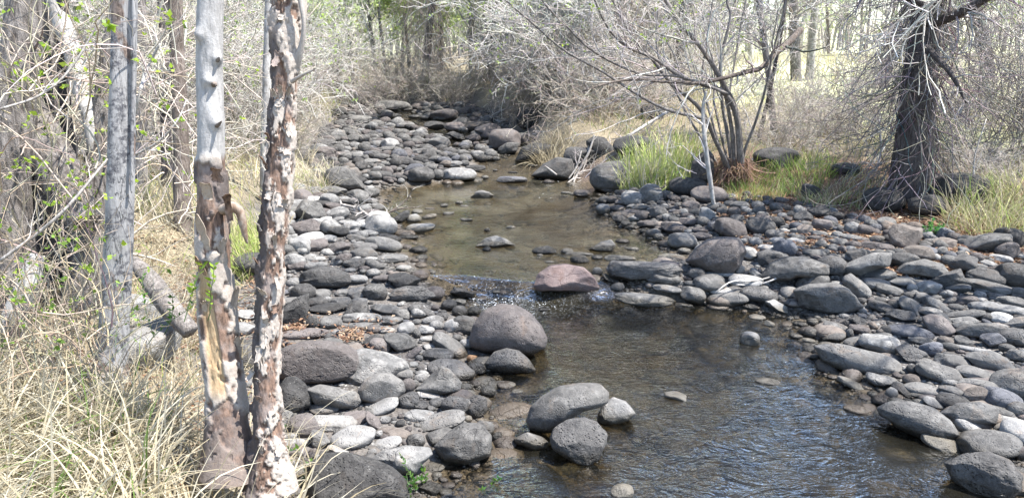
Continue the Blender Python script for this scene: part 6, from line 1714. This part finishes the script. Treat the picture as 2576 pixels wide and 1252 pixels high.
def near_mask(x, y, r):
    u = 1287 + 1860 * x / (y * 0.964 + 0.48)            # how far to the right of the bank corner a tuft stands
    return (x < np.interp(y, *BL)) & (x > -1.05 * y - .6) & ((u < 430 + 60 * r.normal(size=len(x))) | (r.random(len(x)) < 0.10))
grass('straw_grass', 'long pale dry grass flopped over the bank at the lower left', (-3.5, -0.45), (1.5, 3.15), 11000, 0.56, 0.0095, [(STRAW, .36), (PALES, .46), (STRAW2, .12), (GRN, .06)], 0.26, 31, 7, (0.12, -0.05), mask=near_mask, curl=.055)
grass('green_blades', 'scattered broad green grass blades standing in the dry straw at the lower left', (-2.8, -0.8), (1.6, 2.9), 110, 0.36, 0.012, [(GRN, .7), (LIME, .3)], 0.05, 32, 6, mask=near_mask)
grass('bank_straw', 'dry straw and twigs on the bank around the near trunks', (-5.5, -0.8), (3.0, 7.0), 11000, 0.32, 0.005, [(STRAW, .45), (STRAW2, .3), (PALES, .2), (LIME, .05)], 0.22, 33, 5, tbmin=0.1)
grass('left_bank_grass', 'sunlit straw and yellow green grass on the left bank behind the trunks', (-9, -1.8), (6.5, 22), 17000, 0.42, 0.012, [(STRAW, .34), (PALES, .36), (YEL, .2), (LIME, .1)], 0.16, 34, 4, tbmin=0.15)
grass('right_bank_grass', 'mixed green and straw grass clumps on the right bank', (1.2, 9.5), (6.5, 16), 10000, 0.22, 0.009, [(STRAW, .42), (STRAW2, .22), (YEL, .14), (LIME, .08), (GRN, .14)], 0.18, 35, 4, tbmin=0.95)
grass('meadow_grass', 'pale sunlit meadow grass behind the right bank', (0, 30), (13, 40), 15000, 0.35, 0.028, [(PALES, .7), (YEL, .12), (STRAW, .18)], 0.12, 36, 3, tbmin=1.8)
# reeds: positions from the photograph's ground points
def clump(name, label, cx, cy, wx, wy, n, hgt, wid, cols, seed, flop=0.05, cat='grass', K=6, curl=.06):
    g = ground_at(cx, cy); k = np.linalg.norm(g - np.array([0, 0, CAM_Z])) / F
    sx = wx * k / 2; sy = wy
    def mask(x, y, r): return ((x - g[0]) / sx) ** 2 + ((y - g[1]) / sy) ** 2 < 1
    return grass(name, label, (g[0] - sx, g[0] + sx), (g[1] - sy, g[1] + sy), n, hgt, wid, cols, flop, seed, K, mask=mask, cat=cat, curl=curl)
clump('reeds', 'tall green and yellow reeds beside the head of the upper pool', 1655, 462, 200, 0.6, 1800, 0.58, 0.015, [((.46, .56, .16), .34), ((.60, .60, .28), .36), (PALES, .26), (GRN, .04)], 51, 0.03, 'reeds')
clump('tufted_grass', 'bright green low grass tuft between the willow and the leaf litter', 1960, 470, 260, 0.5, 1900, 0.26, 0.008, [(LIME, .35), (GRN, .4), (STRAW, .25)], 52, 0.1)
clump('tufted_grass', 'orange brown dry grass at the foot of the willow', 1890, 500, 150, 0.35, 900, 0.18, 0.007, [((.50, .32, .16), .5), (YEL, .3), (LIME, .2)], 53, 0.12)
clump('tufted_grass', 'grey green and straw grass under the bush left of the vine covered trunk', 2130, 500, 220, 0.45, 800, 0.24, 0.007, [(STRAW, .5), (GRN, .3), (YEL, .2)], 54, 0.18)
clump('tufted_grass', 'yellow green grass clump at the right edge above the bar', 2570, 560, 260, 0.8, 2200, 0.5, 0.009, [(YEL, .3), (LIME, .2), (STRAW, .5)], 55, 0.16)
clump('tufted_grass', 'pale straw clump hanging over the left bar below the brush', 770, 470, 150, 0.9, 1500, 0.42, 0.007, [(PALES, .6), (STRAW, .3), (LIME, .1)], 56, 0.25)
clump('tufted_grass', 'lime green grass between the snag and the flaking trunk', 620, 640, 120, 0.6, 900, 0.4, 0.006, [(LIME, .6), (YEL, .3), (STRAW, .1)], 57, 0.12)
clump('tufted_grass', 'straw tuft beside the dark slanting boulder at the pool head', 1390, 395, 110, 0.5, 700, 0.5, 0.009, [(STRAW, .7), (STRAW2, .3)], 58, 0.22)

# leaf litter
def litter(name, label, boxes, n, size, cols, seed, lift=0.0):
    r = np.random.default_rng(seed)
    P = view_region(boxes)(n, r)
    h, d, tb = Hraw(P[:, 0], P[:, 1])
    ok = d < -0.05; P = P[ok]; h = h[ok]; n = len(P)
    yaw = r.uniform(0, 2 * PI, n); s = size * r.uniform(.5, 1.3, n)
    a = np.stack([np.cos(yaw), np.sin(yaw), r.normal(size=n) * .35], 1) * s[:, None]
    b = np.stack([-np.sin(yaw), np.cos(yaw), r.normal(size=n) * .35], 1) * s[:, None] * .4
    c = np.stack([P[:, 0], P[:, 1], h + 0.008 + r.uniform(0, .02, n) + lift], 1)
    up = np.array([0, 0, 1.0]) * s[:, None] * .25
    v = np.stack([c - a, c + b + up, c + a, c - b + up], 1).reshape(-1, 3)
    q = np.arange(n * 4).reshape(n, 4)
    ci = r.choice(len(cols), n); base = np.array(cols)[ci] * (1 + r.normal(size=(n, 1)) * .2)
    o = obj(name, mesh_np(name, v, q, True, {'col': np.repeat(np.clip(base, .02, .9), 4, 0)}, M['plant']), kind='stuff')
    tag(o, label, 'leaves')
LIT = [(.26, .15, .09), (.34, .22, .14), (.18, .10, .07), (.45, .33, .22)]
litter('leaf_litter', 'brown fallen leaves along the foot of the right bank', [(1850, 500, 2600, 640, 3), (2150, 560, 2600, 700, 3), (1800, 490, 2000, 550, .6)], 17000, 0.026, LIT, 61)
litter('leaf_drift', 'reddish dry leaves caught between cobbles right of the flaking trunk', [(855, 838, 915, 872, .5), (700, 800, 1000, 900, .7), (715, 830, 770, 845, .4), (470, 800, 520, 900, 1), (620, 640, 680, 740, .8)], 1100, 0.02, LIT, 62, 0.03)
litter('bank_litter', 'brown leaves and bark bits on the bank among the near trunks', [(0, 700, 700, 1250, 2), (250, 560, 700, 900, 1)], 4500, 0.02, LIT + [(.5, .42, .3)], 63, 0.01)

# ------------------------------------------------------------------ driftwood, dead twigs, sprigs
def sticks(name, label, pts_list, mat, cat, part='stick', twigs=0, seed=1, col=(0.6, 0.56, 0.52)):
    r = np.random.default_rng(seed)
    P0, _ = view_path(pts_list[0], 4); b = P0[0]
    e = empty(name, b, label, cat)
    ap, ar = [], []
    for k, pts in enumerate(pts_list):
        o, path, rad = add_stem(e, b, pts, mat, part, sides=8, K=26, seed=seed + k, lump=.06)
        ap.append(catmull(path, 10)); ar.append(np.interp(np.linspace(0, 1, 10), np.linspace(0, 1, 26), rad))
    if twigs:
        twig_cloud(np.array(ap), np.array(ar), [(twigs, .1, 1, .9, .45, .6, 7, .15, 0, 4), (twigs * 3, .1, 1, 1, .5, .7, 5, .2, 0, 3)], b, col, 'twigs', e, r)
    return e
Yd = ground_at(1440, 460)[1]
sticks('driftwood_heap', 'heap of bleached driftwood branches at the head of the upper pool',
       [[(1425, 462, 5, Yd), (1470, 430, 7, Yd + .3), (1520, 395, 7, Yd + .6), (1570, 350, 4, Yd + .9)], [(1440, 465, 4, Yd), (1455, 430, 6, Yd + .2), (1480, 385, 6, Yd + .3), (1495, 340, 4, Yd + .4)],
        [(1400, 440, 5, Yd - .1), (1380, 425, 5, Yd), (1370, 418, 3, Yd)], [(1445, 462, 4, Yd), (1500, 440, 6, Yd + .2), (1570, 420, 6, Yd + .5), (1640, 405, 4, Yd + .8)],
        [(1430, 450, 4, Yd + .1), (1450, 420, 5, Yd + .2), (1462, 380, 4, Yd + .3)], [(1460, 468, 3, Yd), (1500, 455, 5, Yd + .1), (1540, 440, 4, Yd + .3)], [(1500, 465, 3, Yd), (1540, 462, 5, Yd), (1580, 440, 4, Yd + .3)]],
       'driftwood', 'driftwood', 'stick', 60, 71)
g1 = ground_at(1250, 305)[1]
sticks('driftwood_heap', 'bleached branches lying on the far right bank above the riffle',
       [[(1215, 310, 5, g1), (1250, 285, 6, g1), (1290, 270, 5, g1 + .3), (1330, 265, 3, g1 + .5)], [(1230, 320, 4, g1), (1265, 300, 5, g1), (1320, 305, 4, g1 + .2)], [(1240, 300, 4, g1), (1275, 315, 5, g1 - .2), (1300, 330, 3, g1 - .3)]],
       'driftwood', 'driftwood', 'stick', 30, 72)
g2 = ground_at(1950, 720)
Y2 = g2[1] - .05
sticks('dead_branch', 'loop of thin bleached branch lying over the cobbles beside the wedge boulder',
       [[(1800, 735, 4, Y2 - .2), (1840, 708, 4, Y2 - .1), (1900, 706, 4, Y2), (1950, 690, 4, Y2 + .05), (1968, 665, 4, Y2 + .1), (1955, 660, 3, Y2 + .1), (1950, 682, 3, Y2 + .05), (2010, 684, 3, Y2 + .1)],
        [(1850, 716, 4, Y2), (1900, 716, 4, Y2), (1945, 703, 4, Y2), (1972, 682, 3, Y2 + .05)]], 'bark_pale', 'branch', 'branch', 0, 73)
sticks('dead_stick', 'short pale stick propped on the wedge shaped boulder', [[(2003, 755, 6, Y2 - .1), (2020, 735, 6, Y2), (2037, 718, 5, Y2)]], 'bark_pale', 'stick', 'stick', 0, 74)
sticks('dead_stick', 'forked pale stick leaning at the corner of the big smooth boulder', [[(1728, 672, 5, 6.9), (1745, 655, 7, 6.95), (1750, 625, 6, 7.0), (1765, 612, 4, 7.0)]], 'bark_pale', 'stick', 'stick', 0, 75)
Y3 = ground_at(960, 560)[1]
sticks('dead_branch', 'grey dead branch with roots on the left edge of the upper pool',
       [[(860, 515, 8, Y3), (900, 525, 8, Y3 - .1), (930, 545, 8, Y3 - .2), (975, 570, 7, Y3 - .3), (1000, 580, 4, Y3 - .3)], [(800, 545, 6, Y3), (850, 560, 7, Y3 - .2), (930, 565, 6, Y3 - .3), (980, 575, 4, Y3 - .3)], [(855, 505, 6, Y3 + .1), (862, 525, 6, Y3)]],
       'driftwood', 'branch', 'branch', 26, 76)
sticks('dead_sapling', 'little bare sapling hanging over the far left of the upper pool', [[(940, 555, 5, Y3 + .2), (985, 530, 4, Y3 + .3), (1020, 505, 3, Y3 + .4), (1040, 470, 2, Y3 + .4)], [(975, 535, 4, Y3 + .3), (1010, 525, 3, Y3 + .3), (1060, 520, 2, Y3 + .3)]], 'bark_brown', 'sapling', 'stem', 14, 77)
sticks('fallen_log', 'pale curved root log lying between the silvery pole and the snag', [[(335, 655, 26, 4.2), (365, 690, 40, 4.1), (400, 735, 50, 4.0), (440, 790, 46, 3.9), (480, 835, 40, 3.85)]], 'bark_grey', 'log', 'log', 0, 78)
sticks('fallen_log', 'log with sunlight painted into pale bark, standing at an angle at the left edge', [[(95, 640, 30, 4.15), (75, 700, 44, 4.1), (45, 770, 46, 4.05), (10, 840, 40, 4.0)]], 'bark_pale', 'log', 'log', 0, 79)  # pale bark colour stands in for the sun on this log
sticks('dead_branch', 'long thin pale stalk crossing the foreground from lower left to the silvery pole', [[(0, 655, 7, 3.0), (90, 590, 7, 3.05), (170, 520, 7, 3.1), (270, 400, 4, 3.3)], [(0, 275, 5, 3.2), (100, 240, 5, 3.3), (180, 170, 5, 3.4), (270, 20, 3, 3.5)]], 'driftwood', 'stalk', 'stalk', 8, 80)
sticks('dead_branch', 'bent grey branch hanging between the silvery pole and the snag', [[(336, 300, 7, 4.2), (352, 230, 8, 4.2), (372, 170, 6, 4.3), (402, 110, 5, 4.3)], [(340, 390, 5, 4.4), (400, 355, 5, 4.4), (445, 305, 4, 4.4), (470, 250, 3, 4.5)]], 'bark_pale', 'branch', 'branch', 14, 81)
for k, (pts, lab) in enumerate([([(2085, 520, 3, 9.5), (2150, 470, 4, 9.7), (2190, 420, 4, 9.9), (2225, 370, 3, 10.1)], 'long pale twig rising from the leaf litter toward the vine covered trunk'),
                                ([(2165, 520, 3, 9.4), (2195, 450, 4, 9.5), (2215, 380, 4, 9.6), (2210, 300, 2, 9.7)], 'pale upright twig beside the vine covered trunk'),
                                ([(2515, 640, 3, 8.0), (2490, 560, 4, 8.1), (2455, 480, 4, 8.2), (2450, 400, 3, 8.3), (2480, 300, 2, 8.4)], 'long bent pale twig near the right edge'),
                                ([(2365, 590, 2, 8.1), (2430, 560, 3, 8.2), (2540, 545, 3, 8.3), (2600, 560, 2, 8.3)], 'pale twig lying level above the leaf litter at right'),
                                ([(2260, 90, 5, 10.6), (2285, 40, 6, 10.6), (2340, 15, 6, 10.7)], 'pale forked vine arching across the vine covered trunk'),
                                ([(2350, 0, 8, 10.2), (2375, 60, 9, 10.2), (2400, 130, 8, 10.2), (2430, 132, 3, 10.2)], 'thick bleached dead branch right of the vine covered trunk'),
                                ([(1965, 575, 3, 8.3), (1920, 560, 3, 8.4), (1870, 555, 3, 8.5), (1905, 590, 3, 8.2), (1925, 600, 2, 8.1)], 'dead twig arching over the dark boulder behind the right bar'),
                                ([(1690, 275, 7, 12.5), (1640, 305, 8, 12.3), (1600, 330, 8, 12.1), (1570, 350, 5, 12.0)], 'bleached stick leaning over the brush behind the reeds')]):
    sticks('dead_twig', lab, [pts], 'bark_pale', 'twig', 'twig', 7 if k < 6 else 3, 90 + k)

def sprig(px, py, hgt, n, label, seed, Y=None, leafcol=(0.12, 0.24, 0.05), size=0.02):
    r = np.random.default_rng(seed)
    g = ground_at(px, py) if Y is None else at_y(px, py, Y)
    e = empty('leafy_sprig', g, label, 'plant')
    st = g + r.normal(size=(n, 3)) * np.array([.03, .03, 0])
    P = grow(st, np.stack([r.normal(size=n) * .5, r.normal(size=n) * .4, np.ones(n)], 1), hgt * r.uniform(.6, 1.1, n), 9, .1, 0, r)
    for i in range(n):
        v, q = tubes(P[i:i + 1], np.linspace(.0022, .001, 9)[None], 5)
        obj('stem', mesh_np('stem', v - g, q, True, {'col': np.full((len(v), 3), .2) * np.array([.7, 1.1, .4])}, M['plant']), e)
    V, Q, C = [], [], []
    m_ = n * 26
    i = r.integers(0, n, m_); t = r.uniform(1.5, 7.99, m_); k = t.astype(int); f = (t - k)[:, None]
    c = P[i, k] * (1 - f) + P[i, np.minimum(k + 1, 8)] * f
    a = unit(rand_dir(m_, r) * np.array([1, 1, .3]) + np.array([0, 0, .6])); b_ = unit(np.cross(a, rand_dir(m_, r)))
    s = (size * r.uniform(.6, 1.2, m_))[:, None]
    v = np.stack([c, c + a * s * .6 + b_ * s * .28, c + a * s * 1.4, c + a * s * .6 - b_ * s * .28], 1).reshape(-1, 3)
    obj('leaves', mesh_np('leaves', v - g, np.arange(m_ * 4).reshape(-1, 4), True, {'col': colvar(m_, 4, leafcol, .25, r)}, M['leaf']), e, kind='stuff')
sprig(1060, 1235, .22, 4, 'small green leafy sprig rising beside the flat pale slab at the bottom', 401)
sprig(1030, 1262, .15, 3, 'lower green sprig at the bottom edge left of the water', 402)
sprig(1215, 1262, .15, 2, 'thin green sprig standing in the water at the bottom edge', 403)
sprig(660, 1170, .22, 5, 'dark green leafy herb at the foot of the flaking trunk', 404, size=.028)
sprig(745, 1235, .18, 5, 'green herb in the straw beside the big dark boulder', 405, size=.024)
sprig(500, 800, .35, 2, 'thin leafy shoot climbing the left side of the snag', 406, Y=2.85, leafcol=(.30, .44, .06), size=.022)
sprig(2330, 600, .22, 8, 'bright green herb beside the upright brownish block', 407, leafcol=(.10, .28, .07), size=.03)
sprig(400, 850, .35, 3, 'dark green spiky shoot in front of the pale sunlit boulders', 408, Y=3.3, size=.02)
0 and print('objects', len(bpy.data.objects), 'tris', sum(len(p.vertices) - 2 for m_ in bpy.data.meshes for p in m_.polygons) if False else '')
